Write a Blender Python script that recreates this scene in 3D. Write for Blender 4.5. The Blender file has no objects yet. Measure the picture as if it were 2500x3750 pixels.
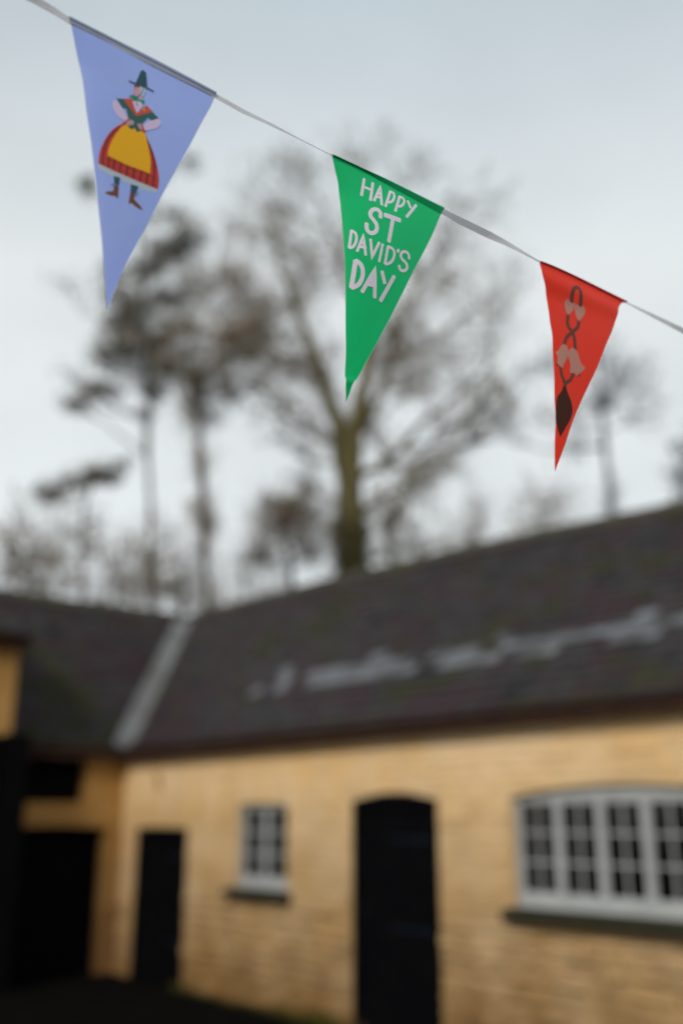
import bpy, bmesh, math, random
from mathutils import Vector, Matrix, noise
from mathutils.geometry import tessellate_polygon

random.seed(11)
S = bpy.context.scene
COL = S.collection
R = math.radians

# ------------------------------------------------------------------ camera, sky, sun, exposure
cd = bpy.data.cameras.new('camera')
cam = bpy.data.objects.new('camera', cd)
COL.objects.link(cam)
cam.location = (13.1813, -7.0407, 1.90)
cam.rotation_euler = (R(90 + 17.112), 0, R(50.051))
cd.sensor_fit = 'HORIZONTAL'
cd.sensor_width = 24.0
cd.lens = 35.0
cd.clip_start = 0.02
cd.clip_end = 2000
cd.dof.use_dof = True
cd.dof.focus_distance = 1.31
cd.dof.aperture_fstop = 1.35
cd.dof.aperture_blades = 0
S.camera = cam

S.view_settings.view_transform = 'Standard'
S.view_settings.look = 'None'
S.view_settings.gamma = 1
S.view_settings.exposure = 0.5

SUN_EL, SUN_AZ = 34.0, 0.0
sun_dir = Vector((0.36, -0.75, 0.55)).normalized()      # towards the bright part of the cloud
w = bpy.data.worlds.new('World'); S.world = w; w.use_nodes = True
nt = w.node_tree; nt.nodes.clear()
def N(t, kind, **kw):
    n = t.nodes.new(kind)
    for k, v in kw.items(): setattr(n, k, v)
    return n
out = N(nt, 'ShaderNodeOutputWorld')
sky = N(nt, 'ShaderNodeTexSky', sky_type='NISHITA', sun_disc=False)
sky.sun_elevation = math.asin(sun_dir.z)
sky.sun_rotation = math.atan2(sun_dir.x, sun_dir.y)
sky.air_density = 1.0; sky.dust_density = 2.0
bg_sky = N(nt, 'ShaderNodeBackground'); bg_sky.inputs['Strength'].default_value = 0.08
nt.links.new(sky.outputs[0], bg_sky.inputs['Color'])
tc = N(nt, 'ShaderNodeTexCoord'); mp = N(nt, 'ShaderNodeMapping')
mp.inputs['Scale'].default_value = (1.0, 1.0, 2.2)
nt.links.new(tc.outputs['Generated'], mp.inputs[0])
ns = N(nt, 'ShaderNodeTexNoise'); ns.inputs['Scale'].default_value = 2.2; ns.inputs['Detail'].default_value = 4; ns.inputs['Roughness'].default_value = .5
nt.links.new(mp.outputs[0], ns.inputs['Vector'])
sx = N(nt, 'ShaderNodeSeparateXYZ'); nt.links.new(tc.outputs['Generated'], sx.inputs[0])
mr = N(nt, 'ShaderNodeMapRange'); mr.inputs['From Min'].default_value = 0.50; mr.inputs['From Max'].default_value = 0.76
nt.links.new(sx.outputs['Z'], mr.inputs['Value'])
grad = N(nt, 'ShaderNodeMix', data_type='RGBA')
grad.inputs['A'].default_value = (0.590, 0.622, 0.628, 1)
grad.inputs['B'].default_value = (0.340, 0.400, 0.440, 1)
nt.links.new(mr.outputs[0], grad.inputs['Factor'])
cr = N(nt, 'ShaderNodeMapRange'); cr.inputs['From Min'].default_value = .3; cr.inputs['From Max'].default_value = .7
cr.inputs['To Min'].default_value = .90; cr.inputs['To Max'].default_value = 1.08
nt.links.new(ns.outputs['Fac'], cr.inputs['Value'])
bg_cl = N(nt, 'ShaderNodeBackground')
nt.links.new(grad.outputs['Result'], bg_cl.inputs['Color'])
nt.links.new(cr.outputs[0], bg_cl.inputs['Strength'])
mx = N(nt, 'ShaderNodeMixShader'); mx.inputs[0].default_value = 0.93
nt.links.new(bg_sky.outputs[0], mx.inputs[1]); nt.links.new(bg_cl.outputs[0], mx.inputs[2])
nt.links.new(mx.outputs[0], out.inputs[0])

sd = bpy.data.lights.new('sun', 'SUN'); sd.energy = 1.5; sd.angle = R(14); sd.color = (1.0, .955, .90)
so = bpy.data.objects.new('sun', sd); COL.objects.link(so)
so.rotation_euler = sun_dir.to_track_quat('Z', 'Y').to_euler()
so.location = (5, -10, 12)

S.cycles.use_denoising = True
S.cycles.max_bounces = 6
S.cycles.sample_clamp_indirect = 4

# ------------------------------------------------------------------ helpers
def mat(name, col, rough=.8, spec=.3, var=None, scale=4.0, bump=0.0, bscale=30.0, detail=5, mid=(.35, .65), coords='Object', trans=0.0, sheen=0.0, metal=0.0):
    m = bpy.data.materials.new(name); m.use_nodes = True
    t = m.node_tree; b = t.nodes['Principled BSDF']
    b.inputs['Base Color'].default_value = (*col, 1)
    b.inputs['Roughness'].default_value = rough
    b.inputs['Specular IOR Level'].default_value = spec
    b.inputs['Metallic'].default_value = metal
    c = N(t, 'ShaderNodeTexCoord')
    if var:
        n = N(t, 'ShaderNodeTexNoise'); n.inputs['Scale'].default_value = scale; n.inputs['Detail'].default_value = detail
        t.links.new(c.outputs[coords], n.inputs['Vector'])
        r = N(t, 'ShaderNodeMapRange'); r.inputs['From Min'].default_value = mid[0]; r.inputs['From Max'].default_value = mid[1]
        t.links.new(n.outputs['Fac'], r.inputs['Value'])
        x = N(t, 'ShaderNodeMix', data_type='RGBA')
        x.inputs['A'].default_value = (*col, 1); x.inputs['B'].default_value = (*var, 1)
        t.links.new(r.outputs[0], x.inputs['Factor']); t.links.new(x.outputs['Result'], b.inputs['Base Color'])
        colsock = x.outputs['Result']
    else: colsock = None
    if bump:
        n2 = N(t, 'ShaderNodeTexNoise'); n2.inputs['Scale'].default_value = bscale; n2.inputs['Detail'].default_value = 6
        t.links.new(c.outputs[coords], n2.inputs['Vector'])
        bp = N(t, 'ShaderNodeBump'); bp.inputs['Strength'].default_value = bump; bp.inputs['Distance'].default_value = .02
        t.links.new(n2.outputs['Fac'], bp.inputs['Height']); t.links.new(bp.outputs[0], b.inputs['Normal'])
    if trans:
        tr = N(t, 'ShaderNodeBsdfTranslucent'); tr.inputs[0].default_value = (*col, 1)
        if colsock: t.links.new(colsock, tr.inputs[0])
        ms = N(t, 'ShaderNodeMixShader'); ms.inputs[0].default_value = trans
        t.links.new(b.outputs[0], ms.inputs[1]); t.links.new(tr.outputs[0], ms.inputs[2])
        t.links.new(ms.outputs[0], t.nodes['Material Output'].inputs[0])
    return m

class MB:
    """collects polygons, then links them as one mesh object"""
    def __init__(s): s.v = []; s.f = []; s.m = []
    def poly(s, pts, mi=0):
        b = len(s.v); s.v += [tuple(p) for p in pts]; s.f.append(tuple(range(b, b + len(pts)))); s.m.append(mi)
    def hexa(s, p, mi=0):
        """p: 8 points, bottom ring 0-3 then top ring 4-7"""
        b = len(s.v); s.v += [tuple(q) for q in p]
        for f in ((0,3,2,1),(4,5,6,7),(0,1,5,4),(1,2,6,5),(2,3,7,6),(3,0,4,7)):
            s.f.append(tuple(b + i for i in f)); s.m.append(mi)
    def box(s, x0, x1, y0, y1, z0, z1, mi=0):
        s.hexa([(x0,y0,z0),(x1,y0,z0),(x1,y1,z0),(x0,y1,z0),(x0,y0,z1),(x1,y0,z1),(x1,y1,z1),(x0,y1,z1)], mi)
    def tube(s, pts, rad, n=6, mi=0, cap=True):
        b0 = len(s.v); pts = [Vector(p) for p in pts]; k = len(pts)
        ref = Vector((.31, .17, .93))
        for i, p in enumerate(pts):
            d = (pts[min(i+1, k-1)] - pts[max(i-1, 0)])
            if d.length < 1e-7: d = Vector((0, 0, 1))
            d.normalize()
            a = d.cross(ref if abs(d.dot(ref)) < .95 else Vector((1, 0, 0))).normalized(); c = d.cross(a)
            for j in range(n):
                an = 2*math.pi*j/n
                q = p + (a*math.cos(an) + c*math.sin(an))*rad[i]
                s.v.append((q.x, q.y, q.z))
        for i in range(k-1):
            for j in range(n):
                s.f.append((b0+i*n+j, b0+i*n+(j+1) % n, b0+(i+1)*n+(j+1) % n, b0+(i+1)*n+j)); s.m.append(mi)
        if cap:
            s.f.append(tuple(b0+j for j in range(n-1, -1, -1))); s.m.append(mi)
            s.f.append(tuple(b0+(k-1)*n+j for j in range(n))); s.m.append(mi)
    def build(s, name, mats, parent=None, smooth=False, **props):
        me = bpy.data.meshes.new(name); me.from_pydata(s.v, [], s.f)
        for m_ in (mats if isinstance(mats, (list, tuple)) else [mats]): me.materials.append(m_)
        if len(me.materials) > 1: me.polygons.foreach_set('material_index', s.m)
        if smooth: me.polygons.foreach_set('use_smooth', [True]*len(s.f))
        me.update()
        o = bpy.data.objects.new(name, me); COL.objects.link(o)
        if parent is not None: o.parent = parent
        for k_, v_ in props.items(): o[k_] = v_
        return o

def empty(name, loc=(0, 0, 0), **props):
    o = bpy.data.objects.new(name, None); COL.objects.link(o); o.location = loc; o.empty_display_size = .2
    for k_, v_ in props.items(): o[k_] = v_
    return o
def adopt(child, parent):
    child.parent = parent
    child.matrix_parent_inverse = Matrix.Translation(parent.location).inverted()
    return child

class Local:
    """a frame in which a wall runs along +x and looks towards -y: P(x, y, z) -> world"""
    def __init__(s, f): s.P = f
def bevelled(mb, f, x0, x1, z0, z1, yb, yf, ch, mi=0, jit=0.0):
    """a brick: back at yb, face at yf (more negative = prouder) with a chamfered front"""
    j = lambda: random.uniform(-jit, jit)
    A = [(x0, yb, z0), (x1, yb, z0), (x1, yb, z1), (x0, yb, z1)]
    B = [(x0+ch+j(), yf+j(), z0+ch+j()), (x1-ch+j(), yf+j(), z0+ch+j()), (x1-ch+j(), yf+j(), z1-ch+j()), (x0+ch+j(), yf+j(), z1-ch+j())]
    b = len(mb.v); mb.v += [tuple(f(*q)) for q in A+B]
    for q in ((4,5,6,7),(0,1,5,4),(1,2,6,5),(2,3,7,6),(3,0,4,7)):
        mb.f.append(tuple(b+i for i in q)); mb.m.append(mi)

def arc_z(op, x):
    """top of an opening at x; op = (x0, x1, z0, z1, rise)"""
    t = (x-op[0])/(op[1]-op[0])*2-1
    return op[3] + op[4]*(1-t*t)

def masonry(f, x0, x1, z0, z1, ops, thick, backm, stonem, parent, rubble=1.0, skip=0.0):
    """backing wall with real openings and reveals, and a coat of painted bricks over rubble stone"""
    mb = MB()
    xs = sorted({x0, x1} | {o[0] for o in ops} | {o[1] for o in ops})
    segs = []
    for a, b in zip(xs[:-1], xs[1:]):
        hit = [o for o in ops if o[0] <= a+1e-6 and o[1] >= b-1e-6]
        n = 14 if any(o[4] > 0 for o in hit) else 1
        for k in range(n):
            p, q = a+(b-a)*k/n, a+(b-a)*(k+1)/n
            ca, cb_ = z0, z0
            for o in sorted(hit, key=lambda o: o[2]):
                if o[2] > ca+1e-4: segs.append((p, q, ca, cb_, o[2], o[2]))
                ca, cb_ = arc_z(o, p), arc_z(o, q)
            segs.append((p, q, ca, cb_, z1, z1))
    for (p, q, a0, b0, a1, b1) in segs:
        mb.hexa([f(p, 0, a0), f(q, 0, b0), f(q, thick, b0), f(p, thick, a0), f(p, 0, a1), f(q, 0, b1), f(q, thick, b1), f(p, thick, a1)])
    mb.build('wall', backm, parent)
    st = MB(); z = z0; row = 0
    while z < z1-.02:
        rub = z < rubble
        h = random.uniform(.10, .19) if rub else random.uniform(.062, .105)
        h = min(h, z1-z)
        zm = z+h/2
        iv = [(x0, x1)]
        for o in ops:
            if o[2] < z+h-.01 and arc_z(o, (o[0]+o[1])/2) > z+.01:
                # how wide the opening is at this height
                if zm <= o[3]: c0, c1 = o[0], o[1]
                elif o[4] > 0:
                    t = math.sqrt(max(0, 1-(z-o[3])/o[4])); mid_ = (o[0]+o[1])/2; hw = (o[1]-o[0])/2
                    c0, c1 = mid_-hw*t, mid_+hw*t
                else: continue
                nv = []
                for a, b in iv:
                    if c1 <= a or c0 >= b: nv.append((a, b)); continue
                    if c0 > a: nv.append((a, c0))
                    if c1 < b: nv.append((c1, b))
                iv = nv
        for a, b in iv:
            x = a - (random.uniform(0, .2) if a == x0 else 0) + (0.0)
            first = True
            while x < b-.03:
                wd = random.uniform(.16, .44) if rub else random.uniform(.15, .34)
                if first and row % 2: wd *= .5
                first = False
                e = min(x+wd, b)
                if b-e < .06: e = b
                s0 = max(x, a)
                if e-s0 > .03:
                    pr = random.uniform(.010, .042) if rub else random.uniform(.005, .015)
                    bevelled(st, f, s0+.002, e-.002, z+.002, z+h-.002, .004, -pr, .026 if rub else .008, 0, .016 if rub else .005)
                x = e
        z += h; row += 1
    st.build('masonry', stonem, parent, kind='stuff')
    return

# ------------------------------------------------------------------ materials
M = {}
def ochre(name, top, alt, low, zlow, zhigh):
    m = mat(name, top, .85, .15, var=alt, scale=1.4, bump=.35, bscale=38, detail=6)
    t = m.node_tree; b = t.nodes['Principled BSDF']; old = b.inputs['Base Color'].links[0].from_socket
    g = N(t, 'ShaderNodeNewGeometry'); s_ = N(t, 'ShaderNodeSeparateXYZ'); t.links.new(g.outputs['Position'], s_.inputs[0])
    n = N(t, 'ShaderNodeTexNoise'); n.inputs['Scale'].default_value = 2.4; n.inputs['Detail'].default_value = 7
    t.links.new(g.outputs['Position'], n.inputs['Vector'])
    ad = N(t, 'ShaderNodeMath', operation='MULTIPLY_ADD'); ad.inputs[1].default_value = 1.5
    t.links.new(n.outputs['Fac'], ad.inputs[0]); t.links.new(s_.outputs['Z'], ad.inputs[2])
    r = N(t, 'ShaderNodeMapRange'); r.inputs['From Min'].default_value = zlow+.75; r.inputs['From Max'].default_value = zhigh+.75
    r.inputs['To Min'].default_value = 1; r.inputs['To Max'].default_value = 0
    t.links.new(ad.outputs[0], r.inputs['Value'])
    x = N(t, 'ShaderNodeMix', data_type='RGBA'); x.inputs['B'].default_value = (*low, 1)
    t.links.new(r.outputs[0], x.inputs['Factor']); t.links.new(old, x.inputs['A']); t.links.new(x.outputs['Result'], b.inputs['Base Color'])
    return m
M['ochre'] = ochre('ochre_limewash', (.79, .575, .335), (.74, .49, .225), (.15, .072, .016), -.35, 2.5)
M['ochre_dark'] = ochre('shaded_ochre_limewash', (.46, .26, .085), (.38, .20, .055), (.17, .08, .028), -.2, 2.2)  # shade of the walls turned from the sun put into the ochre
M['slate'] = [mat('slate_grey', (.029, .025, .024), .65, .15, var=(.040, .035, .034), scale=5, bump=.3),
              mat('slate_purple', (.040, .023, .025), .65, .15, var=(.030, .020, .023), scale=5, bump=.3),
              mat('slate_mossy', (.032, .031, .018), .8, .1, var=(.040, .037, .022), scale=6, bump=.5),
              mat('slate_dark', (.016, .014, .014), .6, .15, var=(.036, .032, .032), scale=5, bump=.3),
              mat('slate_lichen', (.145, .152, .162), .8, .2, var=(.055, .053, .052), scale=3.2, bump=.4, mid=(.45, .66))]
M['lead'] = mat('lead_flashing', (.19, .195, .20), .55, .3, var=(.10, .095, .085), scale=3, bump=.4)
M['ridge'] = mat('ridge_tile', (.050, .040, .038), .8, .2, var=(.055, .052, .026), scale=4, bump=.4)
M['gutter'] = mat('gutter_paint', (.030, .014, .011), .6, .3)
M['timber'] = mat('dark_timber', (.05, .022, .012), .8, .2, var=(.03, .014, .009), scale=6)
M['door'] = mat('black_blue_paint', (.0025, .0026, .0034), .7, .03, var=(.0036, .0036, .0042), scale=5)
M['iron'] = mat('blue_black_iron', (.004, .007, .015), .5, .2)
M['void'] = mat('dark_interior', (.004, .004, .004), 1.0, 0.0)
M['wframe'] = mat('grey_window_paint', (.42, .43, .42), .5, .3, var=(.36, .37, .36), scale=6)
M['sill'] = mat('mossy_stone_sill', (.035, .033, .018), .9, .1, var=(.022, .020, .012), scale=9, bump=.5)
M['ground'] = mat('dark_cobbles', (.0035, .0033, .0031), .95, .02, var=(.0055, .005, .0045), scale=3, bump=.6, bscale=14)
M['moss'] = mat('yellow_green_moss', (.10, .085, .012), .9, .1, var=(.06, .055, .012), scale=12)
def glass():
    m = mat('window_glass', (.004, .004, .004), .08, .28, bump=.04, bscale=5)
    return m
M['glass'] = glass()
M['curtain'] = mat('dim_room', (.012, .006, .006), .9, .1)

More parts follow.
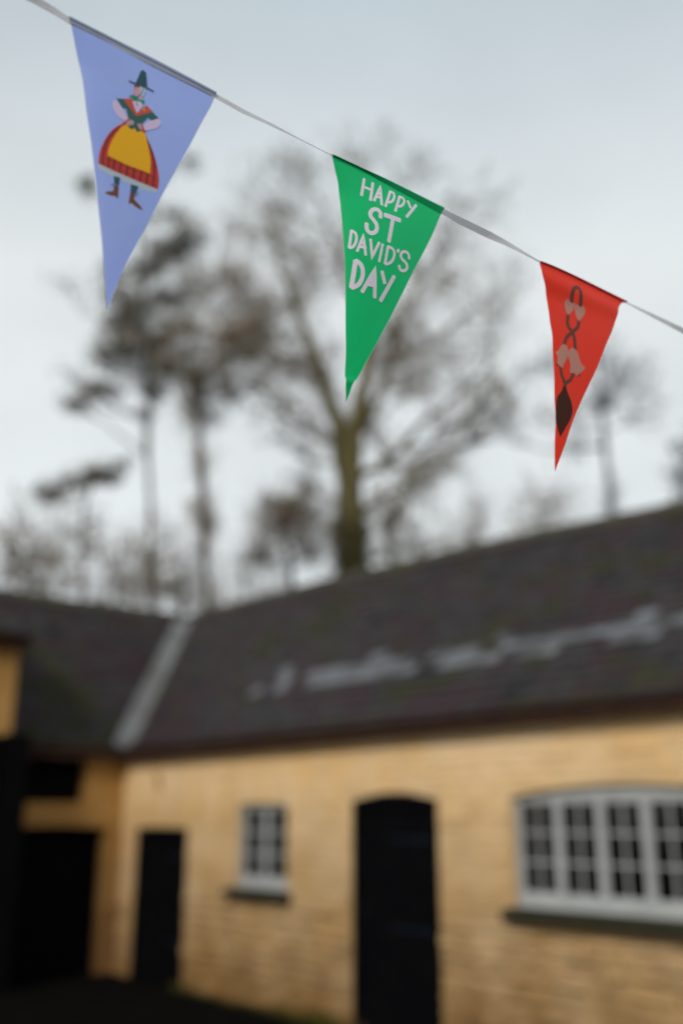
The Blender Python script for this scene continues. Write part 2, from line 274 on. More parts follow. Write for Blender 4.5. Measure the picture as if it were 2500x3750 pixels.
# ---- measured outlines of the pennants (mm, in each pennant's own plane), the tape and the trees (m)
FLAGS = {'blue': {'origin': [12.2814,-6.5928,2.7642],'x': [0.17498,0.97279,-0.15186],'y': [0.07785,0.14009,0.98707],'left': [[-91.1,0.0],[-79.7,-24.5],[-62.9,-59.9],[-46.9,-104.8],[-32.6,-140.9],[-17.2,-182.2],[-4.3,-216.6],[6.4,-244.6],[16.8,-273.9],[27.2,-303.1],[34.7,-323.0]],'right': [[91.1,0.0],[87.9,-20.2],[80.0,-55.2],[72.9,-91.7],[64.8,-130.4],[57.3,-166.7],[51.0,-204.8],[44.4,-240.5],[39.2,-268.0],[36.1,-295.7],[34.7,-323.0]],'top': [[-91.1,0.0],[-45.1,0.7],[6.0,-0.9],[51.7,0.1],[91.1,0.0]],'hem': [[[-96.3,8.8],[-47.2,9.2],[3.9,8.9],[57.0,8.3],[91.7,7.5]],[[-92.1,-0.3],[-45.0,0.4],[6.1,-2.0],[51.7,-1.8],[91.1,-1.4]]],'print': [('white',0,[[-19.4,-161.5],[-8.9,-163.1],[6.7,-163.3],[22.8,-164.8],[38.7,-164.8],[50.5,-164.6],[50.4,-168.4],[38.8,-171.4],[23.1,-172.3],[7.0,-170.7],[-7.0,-170.2],[-18.9,-165.6]]),('stocking',0,[[-0.3,-169.6],[7.1,-168.7],[8.1,-178.2],[3.0,-179.5]]),('stocking',0,[[20.1,-171.2],[29.0,-170.2],[28.2,-181.1],[22.1,-181.3]]),('boot',0,[[3.1,-179.9],[8.0,-178.7],[10.9,-193.1],[9.3,-194.5],[7.8,-192.3],[4.4,-193.7],[-0.8,-193.8],[-4.4,-192.8],[-1.8,-190.4],[3.9,-187.4]]),('boot',0,[[22.0,-180.8],[27.6,-180.9],[27.9,-187.3],[32.5,-190.1],[37.3,-192.8],[40.6,-196.5],[36.5,-196.5],[30.6,-195.1],[26.5,-193.2],[23.7,-195.5],[22.8,-189.6]]),('skirt',0,[[-1.2,-91.0],[-2.8,-94.6],[-8.1,-102.6],[-14.0,-111.3],[-18.0,-120.7],[-20.9,-133.9],[-21.8,-145.0],[-21.0,-154.8],[-19.6,-161.5],[-1.0,-163.7],[22.7,-164.4],[50.5,-164.9],[48.8,-153.2],[45.3,-142.9],[38.9,-129.3],[31.2,-117.0],[23.0,-105.8],[15.7,-94.9],[13.3,-91.3],[5.9,-94.0]]),('plaid',1.52,[[-14.9,-161.6],[-17.7,-146.5],[-17.7,-131.2],[-14.0,-117.9],[-8.7,-106.7]]),('plaid',1.52,[[-8.4,-162.0],[-10.7,-149.3]]),('plaid',1.52,[[-2.4,-162.5],[-4.5,-149.6]]),('plaid',1.52,[[5.0,-162.8],[3.0,-150.2]]),('plaid',1.52,[[12.9,-163.6],[11.2,-150.4]]),('plaid',1.52,[[20.8,-163.5],[19.0,-150.8]]),('plaid',1.52,[[28.9,-163.8],[27.4,-151.0]]),('plaid',1.52,[[36.3,-164.1],[34.9,-150.8]]),('plaid',1.52,[[43.8,-164.2],[41.8,-148.1],[39.2,-135.6],[32.1,-121.2],[23.7,-109.2]]),('tartan',0.68,[[-19.7,-158.6],[1.8,-159.5],[25.5,-159.5],[49.8,-160.4]]),('tartan',0.68,[[-20.8,-152.1],[-10.1,-152.6]]),('tartan',0.68,[[-10.1,-152.6],[11.9,-152.8],[35.7,-152.7],[48.3,-153.0]]),('tartan',0.68,[[-21.7,-141.0],[-15.2,-141.4]]),('tartan',0.68,[[-20.7,-131.6],[-13.2,-132.3]]),('tartan',0.68,[[-17.9,-121.2],[-11.3,-122.6]]),('tartan',0.68,[[24.0,-113.8],[29.2,-113.7]]),('tartan',0.68,[[28.7,-121.9],[34.7,-121.9]]),('tartan',0.68,[[33.2,-130.9],[39.1,-130.1]]),('tartan',0.68,[[36.3,-138.7],[42.8,-137.6]]),('apron',0,[[-4.5,-102.7],[6.9,-98.8],[15.5,-101.3],[20.4,-103.2],[25.8,-113.9],[31.3,-126.3],[34.7,-135.8],[37.3,-150.0],[27.1,-149.8],[11.3,-150.5],[-0.7,-149.8],[-12.8,-148.4],[-13.8,-137.6],[-12.3,-125.0],[-9.4,-114.2]]),('skirt',1.67,[[-6.0,-101.5],[-1.6,-92.2]]),('skirt',1.82,[[13.4,-92.2],[19.9,-100.1]]),('skin',0,[[-20.5,-74.2],[-23.0,-77.2],[-23.3,-82.3],[-18.9,-90.3],[-14.0,-94.5],[-8.7,-96.6],[-4.6,-97.0],[-2.5,-92.5],[-6.9,-86.9],[-13.2,-80.4]]),('skin',0,[[30.0,-75.9],[33.6,-78.8],[33.9,-83.6],[30.6,-89.8],[24.5,-95.0],[18.9,-98.6],[15.8,-92.5],[18.3,-88.6],[23.2,-81.9]]),('bodice',0,[[-20.7,-72.3],[-12.2,-68.4],[3.3,-82.6],[21.5,-69.9],[30.4,-75.2],[23.3,-82.2],[18.3,-79.7],[14.3,-90.6],[6.1,-94.9],[0.6,-92.0],[-2.9,-90.7],[-7.5,-79.9],[-12.1,-81.0]]),('shawl',0,[[-13.8,-68.5],[-3.8,-63.8],[5.3,-80.6],[13.3,-64.3],[22.3,-69.5],[5.4,-84.7]]),('skin',0,[[-3.0,-67.5],[3.7,-61.9],[10.0,-66.2],[5.3,-80.6]]),('scarf',0,[[-6.4,-61.7],[-3.1,-56.7],[2.5,-60.0],[10.2,-58.8],[10.4,-66.2],[6.2,-63.3],[0.9,-63.9],[-1.8,-66.5]]),('brooch',3.34,[[11.9,-71.8],[12.5,-71.8]]),('hand',0,[[-1.9,-95.1],[1.7,-91.7],[5.1,-93.3],[5.1,-96.8],[0.9,-100.2],[-3.6,-101.5]]),('hand',0,[[7.0,-96.3],[11.1,-92.2],[13.7,-93.5],[16.5,-100.3],[12.7,-99.3],[8.1,-98.5]]),('bodice',0,[[-0.6,-101.6],[5.0,-97.2],[5.5,-91.8],[8.9,-94.9],[14.4,-101.8],[11.1,-104.7],[7.4,-100.8],[3.5,-104.6]]),('neck',0,[[1.8,-55.3],[6.7,-55.3],[7.4,-59.6],[4.0,-61.4]]),('neck',0,[[-5.1,-43.6],[1.7,-41.0],[4.1,-46.9],[4.0,-54.2],[-0.2,-58.2],[-3.4,-57.2],[-5.6,-51.2]]),('bonnet',0,[[0.7,-42.1],[6.7,-41.1],[8.4,-47.7],[7.1,-54.6],[3.1,-55.6],[3.2,-48.5]]),('hair',0,[[-5.8,-43.4],[0.9,-41.4],[0.2,-45.1],[-2.9,-45.6],[-4.3,-48.5]]),('hat',0.61,[[-3.9,-49.4],[-1.2,-48.8]]),('lips',0.76,[[-3.4,-55.3],[-2.1,-54.8]]),('hat',0.91,[[4.9,-41.8],[5.2,-48.4],[3.5,-54.6],[0.9,-58.3],[-1.6,-59.9]]),('hat',0.68,[[-1.6,-59.9],[-5.9,-58.8],[-7.3,-62.6],[-5.6,-63.8]]),('hat',0.68,[[-1.0,-60.8],[1.8,-65.4],[3.4,-71.1]]),('hat',0,[[-2.5,-19.7],[-0.3,-17.1],[3.6,-18.6],[5.5,-25.9],[9.3,-40.7],[2.8,-42.5],[-4.8,-40.7],[-3.6,-31.4]]),('hat',1.82,[[-12.6,-41.6],[-5.6,-41.5],[8.9,-40.6],[16.9,-41.2]]),('hat',0.68,[[2.8,-180.1],[0.5,-180.0],[0.7,-182.0],[3.6,-181.6]]),('hat',0.68,[[27.0,-181.1],[29.6,-179.1],[30.1,-181.5],[27.6,-183.5]])]},'green': {'origin': [12.3432,-6.2558,2.7159],'x': [0.18162,0.97477,-0.12974],'y': [0.16387,0.10009,0.98139],'left': [[-88.6,-0.0],[-79.3,-18.9],[-71.5,-33.9],[-64.6,-55.0],[-57.3,-83.6],[-50.3,-111.8],[-42.5,-142.5],[-35.1,-172.4],[-23.8,-216.0],[-13.6,-251.4],[-6.8,-279.2],[-4.9,-284.3],[7.3,-311.2]],'right': [[88.6,-0.0],[82.3,-22.6],[76.0,-47.6],[67.0,-77.0],[55.0,-115.3],[44.6,-153.4],[34.1,-193.7],[24.8,-227.6],[15.9,-259.2],[10.6,-279.6],[6.4,-287.4],[7.2,-298.3],[7.3,-311.2]],'top': [[-88.6,-0.0],[-71.1,-0.4],[-44.4,0.2],[-8.3,1.3],[29.0,0.8],[67.2,0.3],[88.6,-0.0]],'hem': [[[-88.6,-0.0],[-44.5,0.7],[-8.4,1.8],[28.9,1.3],[67.1,0.8],[88.8,1.0]],[[-85.8,-1.8],[-44.3,-1.9],[-8.1,-4.7],[28.9,-7.6],[67.3,-9.3],[84.6,-10.5]]],'print': [('letter',4.15,[[-37.7,-13.1],[-38.0,-39.1]]),('letter',4.15,[[-24.5,-13.5],[-24.9,-41.4]]),('letter',3.67,[[-37.8,-25.3],[-24.5,-25.4]]),('letter',3.91,[[-19.7,-39.8],[-13.1,-14.5],[-8.3,-41.5]]),('letter',3.42,[[-16.6,-32.2],[-9.8,-31.0]]),('letter',3.91,[[2.3,-15.0],[-2.8,-41.5]]),('letter',3.67,[[1.5,-15.0],[7.1,-14.5],[9.0,-20.0],[7.1,-27.4],[2.8,-32.2],[-2.2,-33.1]]),('letter',3.91,[[17.2,-15.9],[12.4,-42.2]]),('letter',3.67,[[16.4,-16.1],[22.1,-15.4],[24.8,-19.9],[22.8,-26.6],[18.9,-31.1],[14.4,-32.1]]),('letter',3.91,[[30.4,-16.4],[35.5,-25.4]]),('letter',4.15,[[44.0,-16.6],[30.5,-42.8]]),('letter',5.62,[[-7.9,-61.4],[-9.1,-54.6],[-13.7,-51.6],[-19.5,-54.0],[-22.7,-60.3],[-21.2,-65.6],[-16.3,-69.4],[-12.1,-73.5],[-10.4,-79.8],[-12.6,-85.9],[-17.6,-89.1],[-22.4,-87.5],[-24.7,-83.2],[-25.3,-77.7]]),('letter',6.84,[[-2.2,-55.0],[20.9,-52.8]]),('letter',5.62,[[10.1,-55.6],[9.6,-90.1]]),('letter',3.67,[[-43.3,-94.6],[-41.8,-118.8]]),('letter',3.67,[[-42.9,-94.5],[-38.0,-96.6],[-35.4,-101.9],[-35.2,-109.6],[-37.5,-116.4],[-41.4,-119.0]]),('letter',3.67,[[-31.1,-120.6],[-27.1,-96.7],[-19.1,-121.8]]),('letter',4.15,[[-28.4,-113.1],[-20.9,-111.4]]),('letter',3.91,[[-16.6,-98.1],[-10.0,-121.4],[-3.9,-97.6]]),('letter',3.67,[[1.4,-97.9],[1.1,-123.2]]),('letter',3.91,[[9.7,-98.0],[10.1,-122.7]]),('letter',3.91,[[10.0,-97.5],[16.8,-97.7],[20.8,-102.1],[21.1,-109.2],[17.9,-117.3],[11.1,-122.7]]),('letter',4.15,[[26.5,-94.9],[25.2,-98.4]]),('letter',4.15,[[44.7,-99.6],[43.2,-94.6],[38.0,-92.7],[32.8,-95.5],[31.1,-100.8],[34.2,-105.0],[40.5,-107.2],[44.2,-111.1],[43.2,-116.6],[38.9,-120.2],[34.1,-119.9],[31.8,-115.6]]),('letter',6.11,[[-30.7,-134.2],[-28.2,-170.0]]),('letter',5.87,[[-30.3,-133.9],[-23.6,-136.4],[-18.9,-143.3],[-17.4,-153.5],[-20.3,-164.1],[-27.7,-170.7]]),('letter',5.38,[[-13.2,-171.4],[-2.7,-136.2],[5.9,-171.9]]),('letter',5.13,[[-8.9,-158.9],[1.7,-156.9]]),('letter',5.38,[[8.2,-134.7],[15.6,-147.9]]),('letter',5.62,[[27.5,-133.2],[15.3,-172.7]])]},'red': {'origin': [12.4029,-5.922,2.6624],'x': [0.18078,0.97455,-0.13259],'y': [0.16552,0.10274,0.98084],'left': [[-81.5,0.0],[-76.4,-19.4],[-64.5,-38.3],[-54.6,-66.2],[-49.0,-85.4],[-42.4,-104.1],[-36.9,-129.8],[-27.4,-165.8],[-21.3,-192.4],[-12.6,-223.0],[-6.5,-254.2],[0.9,-284.9],[4.1,-296.3]],'right': [[81.5,-0.0],[68.5,-16.3],[66.2,-32.3],[61.2,-56.0],[52.2,-84.7],[44.1,-119.2],[35.9,-147.8],[26.3,-180.1],[15.8,-221.0],[10.5,-252.8],[5.9,-280.4],[4.1,-296.3]],'top': [[-81.5,0.0],[-58.0,2.3],[-15.9,3.5],[27.5,3.0],[60.8,2.7],[81.5,-0.0]],'hem': [[[-81.6,1.0],[-58.2,3.1],[-16.1,4.4],[27.2,4.7],[60.5,4.7],[90.9,4.9]],[[-80.5,-0.3],[-57.9,1.6],[-15.7,2.2],[27.8,1.0],[61.2,0.1],[82.2,-1.4]]],'print': [('cord',6.38,[[-16.6,-42.4],[-19.9,-32.7],[-19.7,-22.4],[-14.9,-16.2],[-9.1,-16.0],[-5.7,-24.1],[-1.3,-41.2]]),('cord',5.68,[[-20.2,-61.5],[-19.7,-74.8],[-15.2,-82.0],[-9.1,-85.9],[-3.7,-94.5],[0.2,-110.7]]),('cord',5.68,[[-0.4,-63.9],[-0.9,-74.8],[-9.1,-85.9],[-18.0,-98.1],[-20.6,-110.5]]),('cord',5.32,[[-21.0,-145.2],[-17.0,-155.8],[-9.2,-166.8],[-7.5,-175.5]]),('cord',5.32,[[3.4,-147.7],[0.2,-157.5],[-7.8,-165.9]]),('cord',4.26,[[-26.4,-142.7],[-26.0,-144.6]]),('cord',4.26,[[13.0,-145.2],[13.8,-147.0]]),('heart',0,[[-20.8,-63.0],[-26.5,-54.0],[-29.1,-45.3],[-27.0,-39.1],[-21.4,-40.2],[-16.8,-41.9],[-12.5,-40.1],[-10.1,-44.0],[-12.2,-51.2],[-16.9,-58.4]]),('heart',0,[[-0.2,-65.3],[-5.0,-59.3],[-9.5,-49.3],[-9.7,-42.5],[-5.6,-40.7],[-1.6,-43.0],[2.5,-39.2],[7.4,-42.4],[8.3,-49.1],[4.7,-57.5]]),('heart',0,[[-21.5,-109.0],[-14.9,-111.5],[-11.3,-119.3],[-12.8,-130.2],[-16.3,-140.1],[-17.2,-146.3],[-22.2,-144.7],[-27.6,-140.9],[-28.3,-132.3],[-33.5,-126.4],[-29.0,-122.2],[-26.5,-115.2]]),('heart',0,[[-4.8,-109.5],[2.8,-111.5],[8.2,-119.1],[14.2,-127.5],[22.7,-131.5],[18.3,-138.5],[14.2,-143.0],[10.4,-147.9],[5.9,-146.3],[-3.7,-148.0],[-4.2,-137.5],[-7.6,-130.1],[-12.5,-122.3],[-10.2,-115.0]]),('bowl',0,[[-6.2,-170.8],[-1.5,-178.6],[6.8,-188.5],[12.2,-200.2],[11.3,-214.0],[6.0,-228.3],[-0.2,-245.6],[-6.4,-235.4],[-12.7,-221.4],[-16.1,-204.2],[-17.4,-190.5],[-12.3,-179.7],[-11.3,-172.6]])]}}
TAPE = [[[12.2582,-6.7445,2.8027],[12.2499,-6.7504,2.7942]],[[12.2618,-6.7196,2.7955],[12.2564,-6.7229,2.7889]],[[12.2645,-6.7018,2.791],[12.2625,-6.7001,2.7823]],[[12.2667,-6.6858,2.7861],[12.267,-6.6842,2.7762]],[[12.2754,-6.6381,2.779],[12.2732,-6.6366,2.7739]],[[12.2842,-6.5885,2.771],[12.2821,-6.587,2.7659]],[[12.2933,-6.537,2.7624],[12.2896,-6.5383,2.7593]],[[12.2991,-6.5032,2.7561],[12.3013,-6.5056,2.7466]],[[12.3054,-6.4661,2.7486],[12.3072,-6.4696,2.7398]],[[12.3119,-6.4304,2.7435],[12.3149,-6.4344,2.7356]],[[12.3193,-6.3873,2.7357],[12.3237,-6.3913,2.7292]],[[12.3276,-6.3413,2.7284],[12.3267,-6.3405,2.728]],[[12.3324,-6.3177,2.7266],[12.3314,-6.317,2.7261]],[[12.3431,-6.2587,2.7178],[12.3421,-6.2578,2.7167]],[[12.3521,-6.2101,2.711],[12.3505,-6.2094,2.7093]],[[12.3596,-6.1701,2.7058],[12.3571,-6.1679,2.6986]],[[12.3671,-6.1296,2.7006],[12.3607,-6.1338,2.6932]],[[12.3748,-6.088,2.6949],[12.3683,-6.0923,2.6875]],[[12.3795,-6.0604,2.6895],[12.3792,-6.0645,2.6806]],[[12.3835,-6.0353,2.6837],[12.3858,-6.0386,2.6753]],[[12.3888,-6.0016,2.6757],[12.3877,-6.0005,2.674]],[[12.4037,-5.9231,2.6663],[12.4028,-5.922,2.665]],[[12.4139,-5.8692,2.6597],[12.4125,-5.8686,2.6583]],[[12.4205,-5.8335,2.6547],[12.4245,-5.836,2.6477]],[[12.4298,-5.7854,2.6494],[12.4312,-5.7889,2.6409]],[[12.4423,-5.7194,2.6414],[12.4401,-5.7177,2.6324]],[[12.4511,-5.6699,2.6333],[12.4476,-5.667,2.6186]]]
